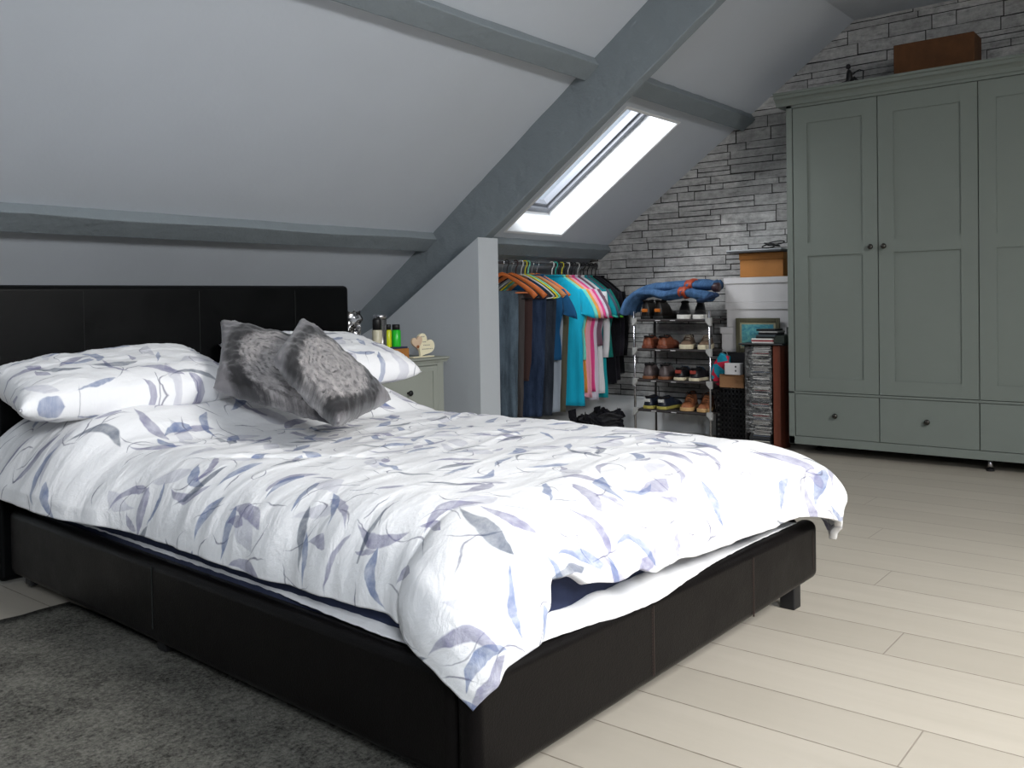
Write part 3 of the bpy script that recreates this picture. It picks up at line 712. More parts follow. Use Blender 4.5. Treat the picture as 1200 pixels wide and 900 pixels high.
def shirt(x, length, mat, label, seed, sleeve='short', cuff=None, hw=.2, dy=0, cat='T-shirt', name='t_shirt', hx=.017, sag=0, group=None, hem=None):
    o = empty(name, (x, RY+dy, RZ), rot(x), label, cat, group); S = .25
    cloth_tube([(-.085, 0, .06, .012), (-.11, 0, .10, .018), (-.15, 0, .155, .022), (-.20, 0, .215, hx), (-.25, 0, hw+.028, hx), (-.36, 0, hw+.02, hx*1.1), (-.5, 0, hw-.01, hx*1.1), (-length, 0, hw+.004, hx*1.3)], 48, 0, seed, .008, mat, 'body', o)
    # collar band
    ring = [(.022*cos(a), .075*sin(a), -.088+.012*cos(a)*0-.012*abs(sin(a))*0) for a in [2*pi*i/20 for i in range(20)]]
    MB().tube(ring, .007, 8, True).build('collar', hem or mat, o, smooth=True)
    for s in (-1, 1):
        L = .20 if sleeve == 'short' else .5
        pts = []; rr = []; n = 12
        for i in range(n+1):
            t = i/n
            if sleeve == 'short': pts.append((-.018*t, s*(S-.045+.07*sin(t*1.5)), -.19-L*t)); rr.append(.035+.052*t)
            else: pts.append((-.012+.02*t, s*(S-.015+.02*sin(t*3)), -.21-L*t)); rr.append(.045-.006*t)
        e = (.19, 1.0) if sleeve == 'short' else (.38, 1)
        # ellipse: narrow in x, wide in y
        mb = MB(); k = 20
        for i, p in enumerate(pts):
            for j in range(k):
                a = 2*pi*j/k; r = rr[i]; mb.v.append((p[0]+r*e[0]*cos(a)+.004*N(p[2]*20, j*.7, seed), p[1]+r*.62*sin(a)+.003*N(p[2]*14, j, seed), p[2]+(.02*sin(a)*s*-1 if sleeve == 'short' and i == n else 0)))
        for i in range(n):
            for j in range(k): mb.f.append((i*k+j, i*k+(j+1) % k, (i+1)*k+(j+1) % k, (i+1)*k+j)); mb.fm.append(0)
        mb.f += [tuple(range(k)), tuple(n*k+j for j in range(k))]; mb.fm += [0, 0]
        so_ = mb.build('sleeve', mat, o, smooth=True)
        if cuff:
            p = pts[-1]; r = rr[-1]
            MB().tube([(p[0]+(r*e[0]+.002)*cos(a), p[1]+(r*.62+.002)*sin(a), p[2]+.004-.02*sin(a)*s*(1 if sleeve == 'short' else 0)) for a in [2*pi*i/16 for i in range(16)]], .008, 6, True).build('cuff', cuff, so_, smooth=True)
    return o
def denim(name, c):
    t = NT(name); o_ = t.obj(); f = t.noise(1, 5, .7, t.scale(o_, (18, 18, 3))); g = t.noise(260, 2, .5, o_); l = lin(c)
    h = t.math('ADD', t.math('MULTIPLY', f, .75), t.math('MULTIPLY', g, .25))
    r = t.new('ShaderNodeValToRGB'); t.link(h, r.inputs[0]); e = r.color_ramp.elements
    e[0].position = .38; e[0].color = (*[x*.6 for x in l], 1); e[1].position = .68; e[1].color = (*[min(1, x*1.7+.01) for x in l], 1)
    t.bump(h, .3, .006); return t.base(r.outputs[0], .9, 0, .15)
WO = (206, 112, 58); WO2 = (200, 130, 80)
def F(n_, c): return fabric(n_+'_cloth', c)
# left to right along the rail (x grows away from the partition)
HG = 'hangers on the rail'
items = [
 (4.87, 'h', 'wood', WO, 'orange wooden hanger with grey jeans, leftmost on the rail'),
 (4.87, 't', .87, .115, denim('washed_grey_denim', (84, 98, 110)), 'faded grey blue jeans hanging first beside the partition'),
 (4.925, 'h', 'plastic', (28, 26, 28), 'black plastic hanger holding charcoal trousers'),
 (4.925, 't', .87, .125, F('charcoal', (72, 68, 68)), 'charcoal trousers hanging behind the faded grey jeans'),
 (4.975, 'h', 'wood', WO, 'orange wooden hanger holding dark brown trousers'),
 (4.975, 't', .62, .15, F('dark_brown', (66, 48, 46)), 'dark brown trousers beside the ripped blue jeans'),
 (5.025, 'h', 'plastic', (60, 30, 32), 'dark red plastic hanger holding the ripped jeans'),
 (5.05, 't', .88, .205, denim('dark_denim', (38, 52, 76)), 'ripped dark blue jeans, the wide pair in the middle of the trousers'),
 (5.085, 'h', 'plastic', (206, 206, 204), 'pale grey plastic hanger in front of the yellow one'),
 (5.17, 't', .88, .205, denim('ink_denim', (42, 48, 58)), 'ink grey jeans hanging right of the ripped blue pair'),
 (5.13, 'h', 'plastic', (226, 214, 40), 'yellow plastic hanger among the wooden ones'),
 (5.165, 'h', 'plastic', (120, 216, 186), 'mint green plastic hanger beside the yellow one'),
 (5.23, 's', .70, F('royal_blue', (26, 76, 116)), 'royal blue denim shirt hanging between jeans and olive trousers', 'short'),
 (5.21, 'h', 'wood', WO2, 'pale wooden hanger right of the yellow and mint ones'),
 (5.29, 't', .87, .185, F('white_grey', (150, 160, 172)), 'pale grey trousers seen as a narrow strip beside olive trousers'),
 (5.27, 'h', 'wood', WO, 'orange wooden hanger just left of the turquoise T-shirt'),
 (5.36, 't', .88, .185, F('olive', (84, 82, 68)), 'olive brown trousers just left of the turquoise T-shirt'),
]
tees = [
 (5.455, 1.05, (24, 170, 204), 'turquoise', 'bright turquoise T-shirt, the largest and brightest garment on the rail', 'short', None, .235),
 (5.50, .72, (120, 214, 196), 'mint', 'mint green T-shirt right behind the turquoise one', 'short', None, .225),
 (5.54, .96, (236, 160, 84), 'amber', 'amber orange striped top low between turquoise and pink shirts', 'short', None, .21),
 (5.58, 1.0, (246, 172, 188), 'light_pink', 'light pink T-shirt hanging beside the hot pink one', 'short', None, .225),
 (5.62, .96, (228, 84, 148), 'hot_pink', 'hot pink T-shirt with a burgundy sleeve hem', 'short', (130, 24, 66), .23),
 (5.66, 1.03, (214, 210, 224), 'lilac_white', 'pale lilac white shirt hanging behind the hot pink T-shirt', 'short', None, .23),
 (5.705, .62, (124, 94, 110), 'mauve', 'mauve T-shirt with burgundy hem, right of the pink shirts', 'short', (150, 22, 72), .245),
 (5.75, .98, (226, 226, 230), 'white', 'white long sleeved top hanging right of the mauve T-shirt', 'long', None, .225),
 (5.79, 1.02, (24, 150, 160), 'teal', 'teal long T-shirt hanging right of the white top', 'short', (70, 200, 176), .23),
 (5.83, .66, (90, 104, 122), 'slate', 'slate grey blue T-shirt next to the teal one', 'short', None, .23),
 (5.87, .72, (32, 126, 118), 'green', 'dark green T-shirt in front of the black jackets', 'short', (110, 200, 60), .235),
]
for it in items:
    if it[1] == 'h': hanger(it[0], it[2], it[3], it[4], random.uniform(-.08, .08))
    elif it[1] == 't': trousers(it[0], it[2], it[3], it[4], it[5], it[0]*37)
    else: shirt(it[0], it[2], it[3], it[4], it[0]*31, it[5], hw=.2)
hc = [(236, 236, 232), (60, 200, 180), (30, 30, 32), (230, 220, 60), (30, 30, 32), (220, 220, 220), (30, 30, 32), (34, 34, 36), (210, 210, 206), (36, 36, 38), (30, 30, 32)]
hn = ['white', 'aqua', 'black', 'yellow', 'black', 'pale', 'black', 'black', 'light grey', 'black', 'black']
for (x, L, c, n_, lb, sl, cf, hw), h, nm in zip(tees, hc, hn):
    hanger(x, 'plastic', h, '%s plastic hanger inside the %s' % (nm, lb.split(',')[0].replace(' hanging', '').replace(' right behind', ' behind')), 0)
    shirt(x, L, F(n_, c), lb, x*17, sl, F('cuff_%d' % cf[0], cf) if cf else None, hw)
for i, (x, c, lb, L, hw) in enumerate(((5.925, (26, 26, 32), 'long black coat hanging beside the dark green T-shirt', .92, .235), (5.985, (40, 38, 46), 'dark charcoal jacket with a pale collar, second from the stone print wall', .90, .24), (6.04, (20, 20, 24), 'black jacket hanging last on the rail, against the stone print wall', .85, .235))):
    hanger(x, 'plastic', (26+i*4, 26, 28), '%s black hanger under the %s' % (('thick', 'glossy', 'last')[i], lb.split(',')[0].split(' hanging')[0].split(' with')[0]), 0)
    shirt(x, L, F('coat_%d' % i, c), lb, x*13, 'long', None, hw, cat='jacket', name='jacket', hx=.022)
hp = crumple('clothes_pile', .42, .3, .16, F('pile_black', (22, 22, 28)), 9, .05); hp.location = (5.62, 3.72, .0); tag(hp, 'heap of black clothes on the floor under the hanging shirts', 'clothes pile')

# ------------------------------------------------------------------ shoe rack
RX, RYa, RYb, RD = 5.7, 2.845, 3.445, .3
SH = [.855, .642, .42, .205]
rk = empty('shoe_rack', (RX, (RYa+RYb)/2, 0), 0, 'four tier shoe rack with chrome posts and dark shelves by the stone print wall', 'shoe rack')
ym = (RYa+RYb)/2
for x in (0, RD):
    for y in (-.3, .3): MB().tube([(x, y, 0), (x, y, .915)], .0085, 10).build('post', M_CHROME if x == 0 else plain('dark_post', (90, 88, 88), .3, .7), rk, smooth=True)
t = NT('dark_shelf_mesh'); M_SHELF = t.base(t.mix(t.noise(90, 2, .5, t.obj()), lin((38, 34, 34)), lin((62, 56, 56))), .7)
for z in SH:
    m = MB().box((.0, -.3, z-.008), (RD, .3, z)); m.tube([(0, -.3, z-.006), (0, .3, z-.006)], .009, 8).tube([(RD, -.3, z-.006), (RD, .3, z-.006)], .009, 8)
    s_ = m.build('shelf', M_SHELF, rk)
    for y in (-.02, .1 if z > .5 else .14): MB().box((-.0115, y-.02, z-.010), (-.0085, y+.02, z-.004)).build('label_strip', M_BOXW, s_)
    for y, sg in ((-.3, 1), (.3, -1)):
        mm = MB().prism([(0, .014), (0, -.04), (sg*.014, -.04), (sg*.04, -.012), (sg*.04, .012), (sg*.014, .014)], (-.013, y-sg*.013, z-.004), (0, 1, 0), (0, 0, 1), (.026, 0, 0))
        mm.build('connector', M_GREYPL, rk, bevel=.002)
def shoe(loc, rz, up, so_c, lb, group=None, boot=0, lace=None, heel=None, L=.275, sole_h=.022, toe=None, low=0):
    """toe along local +x; heel at the origin side"""
    o = empty('shoe', loc, rz, lb, 'shoe', group); n = 22
    def wdt(t): return .036+.014*sin(pi*min(1, t*1.05))**.8*(1.15 if t > .55 else .9)*(1 if t < .97 else .9)
    def half(t):
        if t < .06: return .03*sqrt(max(0, 1-((.06-t)/.06)**2))+.008
        if t > .86: return .046*sqrt(max(0.02, 1-((t-.86)/.14)**2))
        return .038+(.046-.038)*min(1, max(0, (t-.06)/.5))-.004*sin(pi*t*1.3)
    P = [(t*L-L/2, half(t)) for t in [i/n for i in range(n+1)]]; poly = P+[(x, -y) for x, y in P[::-1]]
    MB().prism([(x*1.02, y*1.08) for x, y in poly], (0, 0, 0), (1, 0, 0), (0, 1, 0), (0, 0, sole_h)).build('sole', so_c, o, bevel=.003)
    mb = MB(); k = 16
    def top(t):
        hh = .098+boot if t < .3 else None
        if t < .05: return .075+boot+.02*(t/.05)
        if t < .34: return .092+boot-.012*sin(pi*(t-.05)/.29)
        if t < .62: q = (t-.34)/.28; return (.092+boot)*(1-q)+(.062)*q+.01*sin(pi*q)
        q = (t-.62)/.38; return .062*(1-q**3)+.018*q**3
    for i in range(n+1):
        t = i/n; hw = half(t)*1.0; hz = max(.01, top(t)-low*(.5 if t < .6 else .2)-sole_h*.6)
        for j in range(k+1):
            a = pi*j/k; sq = .62 if t > .5 else .5
            cy = math.copysign(abs(cos(a))**sq, cos(a)); zz = sin(a)**.75 if t > .5 else sin(a)**.6
            wf = 1-.28*zz*(1 if t < .5 else .5)
            mb.v.append((t*L-L/2-(.012*zz if t < .08 else 0)*-1, hw*cy*wf, sole_h*.6+hz*zz))
    for i in range(n):
        for j in range(k): mb.f.append((i*(k+1)+j, (i+1)*(k+1)+j, (i+1)*(k+1)+j+1, i*(k+1)+j+1)); mb.fm.append(0)
        mb.f.append((i*(k+1), i*(k+1)+k, (i+1)*(k+1)+k, (i+1)*(k+1))); mb.fm.append(0)
    mb.f += [tuple(range(k+1)), tuple(n*(k+1)+j for j in range(k, -1, -1))]; mb.fm += [0, 0]
    mb.build('upper', up, o, smooth=True)
    zo = .086+boot-low*.5
    el = [(.062*cos(a)-.082*1, .026*sin(a), zo+.004*cos(2*a)) for a in [2*pi*i/18 for i in range(18)]]
    MB().add(el+[(-.082, 0, zo-.004)], [(i, (i+1) % 18, 18) for i in range(18)]).tube(el, .006, 6, True).build('opening', plain('shoe_lining', (24, 22, 24), .9), o, smooth=True)
    if lace:
        m = MB()
        for q in range(5):
            x = -.03+q*.018; z = top((x+L/2)/L)-low*.3+.003; m.tube([(x-.004, -.02, z-.008), (x, -.008, z), (x+.006, .008, z), (x, .02, z-.008)], .0028, 6)
        m.tube([(-.03, 0, zo-.004), (-.035, .022, zo+.012), (-.02, .03, zo-.006), (-.028, .004, zo-.004), (-.036, -.024, zo+.01), (-.02, -.032, zo-.01)], .0026, 6)
        m.build('laces', lace, o, smooth=True)
    if heel:
        MB().box((-L/2-.003, -.022, .05), (-L/2+.012, .022, .074)).build('heel_patch', heel, o, bevel=.003)
    if toe:
        MB().box((L/2-.02, -.02, sole_h), (L/2+.004, .02, sole_h+.014)).build('toe_cap', toe, o, bevel=.004)
    return o
def pair(y, z, sp_, rz, names, **k):
    for i, s in enumerate((1, -1)):
        shoe((RX+.155, y+s*sp_, z+.0025), rz, lb=names[i], **k)
lth = lambda n_, c: plain(n_, c, .45, 0, .25, 20, .2)
blk_s, cream_s = plain('black_sole', (20, 20, 20)), plain('cream_sole', (214, 204, 176), .7, 0, .06)
# toe pointing +x = heel towards the room
pair(3.315, SH[0], .052, 0, ['black shoe with an orange heel on the top tier, far left', 'black shoe with an orange heel on the top tier, beside the white soled one'], up=lth('black_orange', (30, 26, 24)), so_c=blk_s, boot=.045, heel=lth('orange_heel', (176, 96, 30)))
pair(3.055, SH[0], .062, radians(205), ['black canvas trainer with white sole on the top tier, left of its pair', 'black canvas trainer with long white sole under the folded jeans end'], up=lth('black_canvas', (26, 26, 28)), so_c=plain('white_sole', (220, 218, 212), .6), heel=plain('white_flash', (214, 212, 206)), boot=.035, sole_h=.03)
pair(3.31, SH[1], .062, radians(6), ['chestnut leather shoe on the second tier, far left', 'chestnut leather shoe on the second tier, next to the taupe trainers'], up=lth('chestnut', (136, 78, 56)), so_c=lth('brown_sole', (110, 60, 44)), lace=blk_s)
pair(3.02, SH[1], .072, radians(200), ['taupe suede trainer with cream sole on the second tier, left of its pair', 'taupe suede trainer with cream sole behind the right front post'], up=lth('taupe_suede', (112, 92, 76)), so_c=cream_s, lace=plain('grey_lace', (176, 166, 150)), sole_h=.032)
pair(3.31, SH[2], .064, radians(8), ['grey brown suede boot on the third tier, far left', 'grey brown suede boot on the third tier, next to the red backed trainer'], up=lth('greybrown_suede', (92, 82, 82)), so_c=lth('russet_sole', (128, 84, 58)), lace=plain('dark_green_lace', (26, 44, 42)), boot=.02)
pair(3.045, SH[2], .058, 0, ['black trainer with red heel and cream sole on the third tier, left of its pair', 'black trainer with red heel and cream sole next to the right post'], up=lth('black_trainer', (32, 30, 34)), so_c=cream_s, heel=lth('red_heel', (150, 62, 52)), lace=plain('blue_lace', (44, 70, 92)))
pair(3.30, SH[3], .056, 0, ['navy trainer with white heel tab and yellow sole on the bottom tier, far left', 'navy trainer with white heel tab and yellow sole beside the tan boots'], up=lth('navy_trainer', (34, 40, 54)), so_c=plain('yellow_sole', (178, 166, 84)), heel=plain('white_tab', (200, 200, 196)))
pair(3.02, SH[3], .066, radians(196), ['tan leather boot on the bottom tier, toe forward, left of its pair', 'tan leather boot on the bottom tier, toe forward, right by the rack post'], up=lth('tan_leather', (150, 94, 62)), so_c=plain('gum_sole', (204, 164, 112)), lace=lth('brown_lace', (90, 60, 44)), boot=.025, sole_h=.026)
# folded jeans lying over the top shoes, one end hanging down the side
jn = empty('jeans', (RX, ym, SH[0]), 0, 'blue jeans with brown leather patches thrown over the top of the shoe rack', 'jeans')
MJ = denim('blue_jeans', (58, 88, 124)); MR = lth('red_brown_patch', (158, 66, 42))
def flat_leg(pts, w, h, seed):
    mb = MB(); k = 28; n = len(pts)-1; fine = []
    for i in range(n*8+1):
        t = i/8; a = min(int(t), n-1); f = t-a; p0, p1, p2, p3 = [V3(pts[max(0, min(n, a+o_))]) for o_ in (-1, 0, 1, 2)]
        fine.append(.5*((2*p1)+(-p0+p2)*f+(2*p0-5*p1+4*p2-p3)*f*f+(-p0+3*p1-3*p2+p3)*f**3))
    for i, p in enumerate(fine):
        T = (fine[min(i+1, len(fine)-1)]-fine[max(i-1, 0)]).normalized(); Xx = V3((1, 0, 0)); B = T.cross(Xx).normalized()
        if B.z < 0: B = -B
        tt = i/len(fine); ww = w(tt) if callable(w) else w
        for j in range(k):
            a = 2*pi*j/k; r = 1+.10*N(i*.16, cos(a)*2+seed, sin(a)*2)
            mb.v.append(tuple(p+Xx*cos(a)*ww*r+B*math.copysign(abs(sin(a))**.8, sin(a))*h*(1+.5*N(i*.12, cos(a)*3, seed))))
    m_ = len(fine)
    for i in range(m_-1):
        for j in range(k): mb.f.append((i*k+j, i*k+(j+1) % k, (i+1)*k+(j+1) % k, (i+1)*k+j)); mb.fm.append(0)
    mb.f += [tuple(range(k)), tuple((m_-1)*k+j for j in range(k))]; mb.fm += [0, 0]; return mb
Zj = .19
flat_leg([(.14, -.30, Zj+.045), (.14, -.2, Zj+.05), (.13, -.05, Zj+.045), (.12, .1, Zj+.04), (.12, .24, Zj+.02), (.11, .34, Zj-.035), (.10, .385, Zj-.13)], lambda t: .085+.03*t, .036, 2).build('leg', MJ, jn, smooth=True)
flat_leg([(.05, -.29, Zj-.035), (.05, -.2, Zj-.02), (.05, -.1, Zj-.002), (.05, .05, Zj-.02), (.05, .15, Zj+.004), (.06, .28, Zj-.01), (.05, .35, Zj-.07), (.05, .385, Zj-.15)], lambda t: .07+.03*t, .032, 5).build('leg', MJ, jn, smooth=True)
for (x, y, z, w) in ((.135, -.115, Zj+.05, .097), (.05, -.10, Zj+.001, .082)):
    mb = flat_leg([(x, y-.028, z), (x, y, z+.001), (x, y+.028, z)], w, .040, 2); mb.build('leather_patch', MR, jn, smooth=True)
MB().lathe([(.028, 0), (.032, .01), (.032, .045), (.026, .05)], (0.08, -.29, Zj+.03), 16, axis='y').build('rolled_hem', lth('dark_roll', (52, 34, 40)), jn, smooth=True)
flat_leg([(.02, -.34, Zj-.02), (.03, -.26, Zj-.05), (.05, -.2, Zj-.055)], .05, .018, 7).build('waistband', denim('deep_denim', (44, 64, 96)), jn, smooth=True)

# ------------------------------------------------------------------ storage between rack and wardrobe
BX = 5.895
def lidded(y0_, y1_, z0_, z1_, lid, label, x0=BX, x1=XR-.03, group=None):
    o = empty('storage_box', (x0, (y0_+y1_)/2, z0_), 0, label, 'box', group); hw_ = (y1_-y0_)/2; H_ = z1_-z0_
    MB().box((.008, -hw_+.008, 0), (x1-x0-.008, hw_-.008, H_-.004)).build('box_body', M_BOXW, o, bevel=.002)
    MB().box((0, -hw_, H_-lid), (x1-x0, hw_, H_)).build('lid', M_BOXW, o, bevel=.002); return o
lidded(2.36, 2.832, .970, 1.14, .042, 'white lidded storage box, the top one of the white stack')
lidded(2.36, 2.822, .797, .969, .05, 'white storage box under the topmost white one, behind the picture frame')
lidded(2.38, 2.862, .623, .796, .046, 'white lidded storage box, lowest of the white stack, sticking out to the left')
ob = empty('pine_box', (5.90, 2.555, 1.141), 0, 'orange wooden box on top of the white storage boxes', 'box')
MB().box((0, -.155, 0), (.175, .155, .118)).build('box_body', M_ORANGE, ob, bevel=.002); MB().box((-.004, -.159, .119), (.179, .159, .165)).build('lid', M_ORANGE, ob, bevel=.002)
lt = empty('laptop', (5.835, 2.565, 1.307), 0, 'thin closed silver laptop lying on the orange wooden box', 'laptop')
MB().box((0, -.18, .0), (.25, .215, .011)).build('base', plain('laptop_dark', (70, 72, 74), .4, .4), lt, bevel=.003); MB().box((0, -.18, .012), (.25, .215, .021)).build('lid', plain('laptop_silver', (172, 176, 180), .35, .5), lt, bevel=.003)
m = MB()
for q in range(3): m.tube([(.12+.03*sin(a)+q*.01, (.045+.008*q)*cos(a)-.02*q, .006+.010*q+.012*(1+sin(a+q*2))) for a in [2*pi*i/22 for i in range(22)]], .0045, 7, True)
o = m.build('cable', M_BLK, smooth=True, loc=(5.78, 2.50, 1.329)); tag(o, 'coiled black cable lying on the closed laptop', 'cable')
# lower pile: basket, cardboard, dark box, white socket box, gift bag
bk = empty('storage_basket', (5.80, 2.73, 0), 0, 'black perforated plastic basket on the floor beside the CD tower', 'basket')
m = MB(); nz, ny = 11, 8; bh = .372
m.box((.01, -.105, .0), (.27, .12, .01))
for k in range(ny+1):
    y = -.105+k*.225/ny; m.box((-.002, y-.005, 0), (.008, y+.005, bh)); m.box((.262, y-.005, 0), (.27, y+.005, bh))
for k in range(nz+1):
    z = k*bh/nz; m.box((-.002, -.11, z-.006 if k else 0), (.008, .125, min(bh, z+.008))); m.box((-.002, .115, z-.006 if k else 0), (.27, .125, min(bh, z+.008))); m.box((.0, -.11, z-.006 if k else 0), (.27, -.1, min(bh, z+.008))); m.box((.262, -.11, z-.006 if k else 0), (.27, .125, min(bh, z+.008)))
m.build('basket_body', M_BLK, bk)
MB().box((.012, -.095, .012), (.255, .11, .34)).build('contents', fabric('basket_contents', (20, 20, 22)), bk, bevel=.02)
MB().tube([(-.003, -.11, bh), (-.003, .125, bh), (.272, .125, bh), (.272, -.11, bh)], .009, 8, True).build('rim', M_BLK, bk, smooth=True)
o = MB().box((0, -.09, 0), (.25, .09, .092)).build('cardboard_box', plain('brown_card', (150, 110, 76), .8, 0, .1), bevel=.002, loc=(5.80, 2.735, bh+.0095)); tag(o, 'small brown cardboard box on the black basket', 'box')
o = MB().box((0, -.28, 0), (.20, .1, .147)).build('dark_box', plain('near_black_card', (30, 30, 34), .7), bevel=.003, loc=(5.864, 2.72, bh+.1025)); tag(o, 'near black box under the lowest white storage box', 'box')
ws = empty('small_white_box', (5.765, 2.715, bh+.1025), 0, 'small white box with two dark slots on the cardboard box', 'box')
MB().box((0, -.06, 0), (.055, .055, .078)).build('box_body', M_BOXW, ws, bevel=.003)
for z in (.022, .05): MB().box((-.0012, -.032, z), (.001, -.022, z+.012)).build('slot', M_BLK, ws)
t = NT('bright_bag_print'); vo = t.new('ShaderNodeTexVoronoi'); vo.inputs['Scale'].default_value = 14; t.link(t.obj(), vo.inputs['Vector'])
sc = t.new('ShaderNodeSeparateColor'); t.link(vo.outputs['Color'], sc.inputs[0]); c_ = t.mix(t.math('GREATER_THAN', sc.outputs[0], .45), lin((24, 150, 176)), lin((206, 40, 70))); c_ = t.mix(t.math('GREATER_THAN', sc.outputs[1], .82), c_, lin((230, 180, 60))); M_BAG = t.base(c_, .45)
gb2 = empty('gift_bag', (5.83, 2.855, .42), 0, 'turquoise and red patterned bag hanging between the shoe rack and the boxes', 'bag')
gm = MB(); sh = [(-.045, .10), (.045, .135), (.06, .05), (.07, -.02), (.035, -.04), (-.02, -.045), (-.03, .0)]
g2 = MB().prism([(-.02, .20), (-.085, .175), (-.08, .05), (-.06, .0), (.0, -.035), (.07, .04), (.04, .11)], (-.0, -.0, -.0), (0, 1, 0), (0, 0, 1), (.045, 0, 0))
g2.build('bag_body', M_BAG, gb2, bevel=.008, seg=3)
MB().tube([(0.02, -.07, .175), (0.02, -.06, .215), (0.02, -.035, .22), (0.02, -.03, .195)], .003, 6).build('handle', M_GREYPL, gb2, smooth=True)
# CD tower
ct = empty('cd_tower', (5.70, 2.47, 0), 0, 'CD tower with red brown side panels and a black top, beside the wardrobe', 'CD tower')
M_RB = plain('red_brown_wood', (108, 56, 40), .5, 0, .15, 8)
TH_ = .683
MB().box((0, -.125, 0), (.16, -.075, TH_)).build('side_panel', M_RB, ct, bevel=.002)
MB().box((.0, .118, 0), (.16, .124, TH_)).build('side_panel', plain('black_side', (40, 38, 38), .5), ct, bevel=.001)
MB().box((.152, -.074, 0), (.16, .117, TH_)).build('back_panel', M_BLK, ct)
MB().box((0, -.074, 0), (.151, .117, .03)).build('base', M_BLK, ct)
MB().box((-.02, -.15, TH_), (.155, .16, TH_+.014)).build('top', M_BLK, ct, bevel=.006)
rc = random.Random(5); z = .0305; cds = []
cdc = [(196, 194, 190), (60, 60, 64), (150, 146, 142), (40, 44, 52), (210, 208, 206), (128, 60, 60), (90, 96, 110), (30, 30, 32), (174, 170, 160), (110, 108, 106)]
CDG = 'CD cases stacked in the tower'
bases = []
for i, c_ in enumerate(cdc):
    me = MB().box((0, -.066, 0), (.124, .074, .0105)); me.box((-.0006, -.064, .0025), (.001, .05, .008), 1)
    o = me.build('cd_case', [plain('cd_plastic', (58, 60, 62), .2), plain('cd_spine_%d' % i, c_, .4)]); bases.append(o)
used = set(); i = 0
while z < TH_-.012:
    b = rc.randrange(len(bases)); o = bases[b] if b not in used else bases[b].copy()
    if b in used: COL.objects.link(o)
    used.add(b); o.location = (5.703+rc.uniform(0, .012), 2.485+rc.uniform(-.006, .012), z); z += .0112
    tag(o, 'CD case lying in the film wrapped stack inside the tower', 'CD', CDG)
for b in range(len(bases)):
    if b not in used: bpy.data.objects.remove(bases[b])
# stretched film wrapped round the stack
fm = grid(30, 60, lambda u, v: V3((-.006-.012*abs(N(u*5, v*14))-.006*sin(pi*u), -.07+u*.185-(.0), .10+v*.575)))
fm.f = fm.f; fo = fm.build('plastic_film', M_FILM, smooth=True, loc=(5.70, 2.47, 0)); s_ = fo.modifiers.new('s', 'SOLIDIFY'); s_.thickness = .001
tag(fo, 'crinkled clear plastic film over the stacked CDs in the tower', 'plastic film')
z = TH_+.0145
for i, (c_, dx, dy, h, lb) in enumerate((((206, 204, 200), .0, .0, .0105, 'pale CD case at the bottom of the pile on the tower'), ((170, 70, 80), .004, .006, .0105, 'red edged CD case second from the bottom on the tower top'), ((220, 216, 212), -.002, .002, .0105, 'white CD case in the middle of the pile on the tower'), ((34, 36, 38), .006, -.01, .012, 'black CD case above the white one on the tower'), ((70, 78, 82), .0, -.016, .012, 'grey CD case in the dark upper half of the pile'), ((30, 30, 34), .02, -.022, .014, 'black case under the pale grey one high in the CD pile'), ((150, 150, 150), .01, -.03, .0105, 'pale grey CD case second from the top of the pile'), ((24, 24, 26), .012, -.012, .014, 'thick black case crowning the pile of CDs on the tower'))):
    o = MB().box((0, -.07, 0), (.125, .075 if i < 3 else .06, h-.0006)).build('cd_case', plain('loose_cd_%d' % i, c_, .3), bevel=.001, loc=(5.70+dx, 2.465+dy, z)); z += h
    tag(o, lb, 'CD')
    if i < 3: MB().box((-.0006, -.068, .002), (.0005, .06, h-.003)).build('spine', plain('loose_spine_%d' % i, c_, .5), o)
o = MB().box((0, -.035, 0), (.12, .035, .05)).build('cassette_box', plain('dark_green_card', (58, 66, 60), .6), bevel=.002, loc=(5.715, 2.358, TH_+.0145)); tag(o, 'dark greenish small box right of the CD pile, close to the wardrobe', 'box')
# picture frame standing on the tower top, behind the CDs
pf = empty('picture_frame', (5.868, 2.575, .6225), 0, 'olive framed picture in blue and green standing behind the CD pile', 'picture frame')
M_OL = plain('olive_frame', (78, 76, 58), .45, 0, .2)
m = MB(); w_, h_ = .158, .238
for (a, b) in (((0, -w_, 0), (.016, -w_+.03, h_)), ((0, w_-.03, 0), (.016, w_, h_)), ((0, -w_+.03, 0), (.016, w_-.03, .03)), ((0, -w_+.03, h_-.03), (.016, w_-.03, h_))): m.box(a, b)
m.build('frame', M_OL, pf, bevel=.004)
MB().box((.006, -w_+.03, .03), (.009, w_-.03, h_-.03)).build('mount', plain('mount_card', (150, 146, 120)), pf)
t = NT('blue_picture'); n_ = t.noise(14, 5, .7, t.obj(), 1.5); M_PIC = t.base(t.mix(t.mapr(n_, .35, .65), lin((30, 110, 140)), lin((110, 176, 170))), .4)
MB().box((.0045, -w_+.044, .044), (.007, w_-.044, h_-.044)).build('picture', M_PIC, pf)

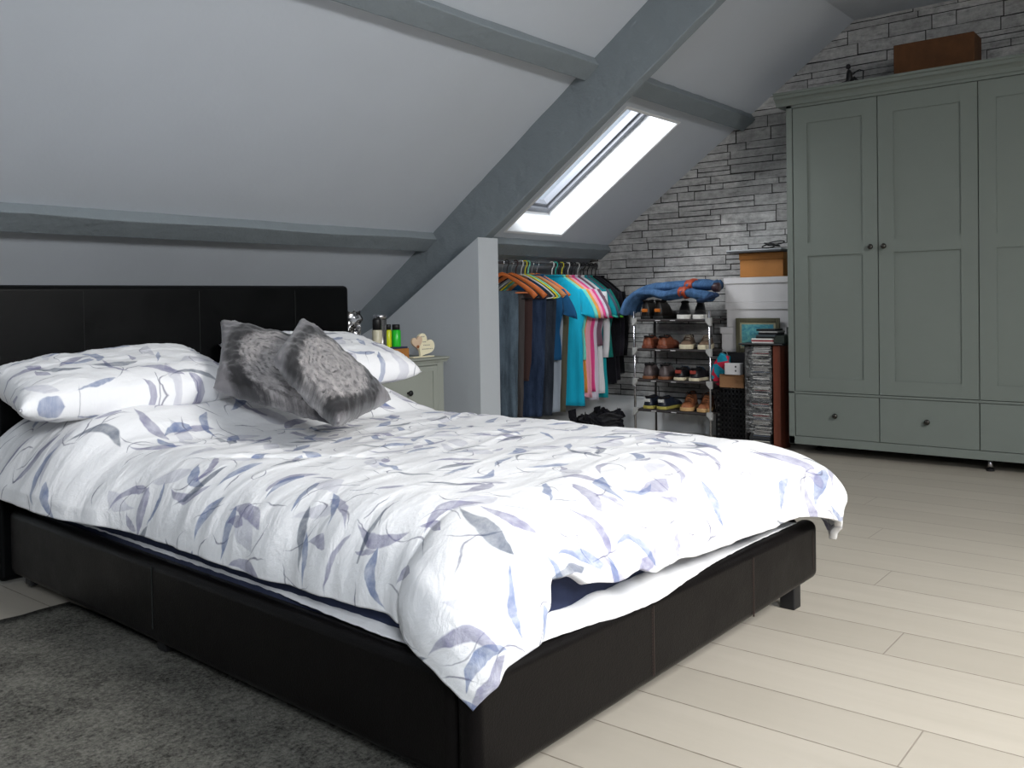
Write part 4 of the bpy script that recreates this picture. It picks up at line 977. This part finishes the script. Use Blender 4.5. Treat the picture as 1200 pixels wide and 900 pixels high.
# ------------------------------------------------------------------ light
w = bpy.data.worlds.new('sky'); bpy.context.scene.world = w; w.use_nodes = True
nt = w.node_tree; bg = nt.nodes['Background']; bg.inputs[0].default_value = (.70, .82, 1.0, 1); bg.inputs[1].default_value = .68
def area(name, f, hole, h, power, size, col=(1, 1, 1), tilt=None):
    x0, x1, s0, s1 = hole; p = f((x0+x1)/2, (s0+s1)/2, h); l = bpy.data.lights.new(name, 'AREA'); l.shape = 'RECTANGLE'; l.size, l.size_y = size; l.energy = power; l.color = col
    o = bpy.data.objects.new(name, l); COL.objects.link(o); o.location = p
    d = (tilt if tilt else f(0, 0, 0)-f(0, 0, 1)); o.rotation_euler = V3(d).to_track_quat('-Z', 'Y').to_euler(); return o
area('daylight', so, OH[0], .42, 285, (1.15, 1.15), (1, .985, .96), (.05, .72, -.7))
area('daylight', so, OH[1], .42, 240, (1.0, 1.15), (.9, .95, 1), (.5, .62, -.68))
# sky light raking in through the eaves window on to its right-hand reveal
l = area('daylight', sp, EH[0], .5, 62, (.5, 1.0), (.95, .98, 1), None); l.location = sp(4.55, (EH[0][2]+EH[0][3])/2, .62); l.rotation_euler = (sp(5.2, (EH[0][2]+EH[0][3])/2, 0)-l.location).to_track_quat('-Z', 'Y').to_euler()

# ------------------------------------------------------------------ camera
YAW, PIT, ROL = .89340719, -.01919417, -.01643466
f = V3((sin(YAW)*cos(PIT), cos(YAW)*cos(PIT), sin(PIT))); r = V3((cos(YAW), -sin(YAW), 0)); u = r.cross(f)
r2 = r*cos(ROL)+u*sin(ROL); u2 = -r*sin(ROL)+u*cos(ROL)
cam = bpy.data.cameras.new('camera'); co = bpy.data.objects.new('camera', cam); COL.objects.link(co)
M = Matrix((r2, u2, -f)).transposed().to_4x4(); M.translation = V3((0, 0, 1.0)); co.matrix_world = M
cam.sensor_width = 36; cam.lens = 1063.0158*36/1200; cam.shift_y = -76.19/1200; cam.clip_start = .05
sc_ = bpy.context.scene; sc_.camera = co
sc_.view_settings.view_transform = 'Standard'; sc_.view_settings.look = 'None'; sc_.view_settings.gamma = 1; sc_.view_settings.use_curve_mapping = False
sc_.view_settings.exposure = -.08
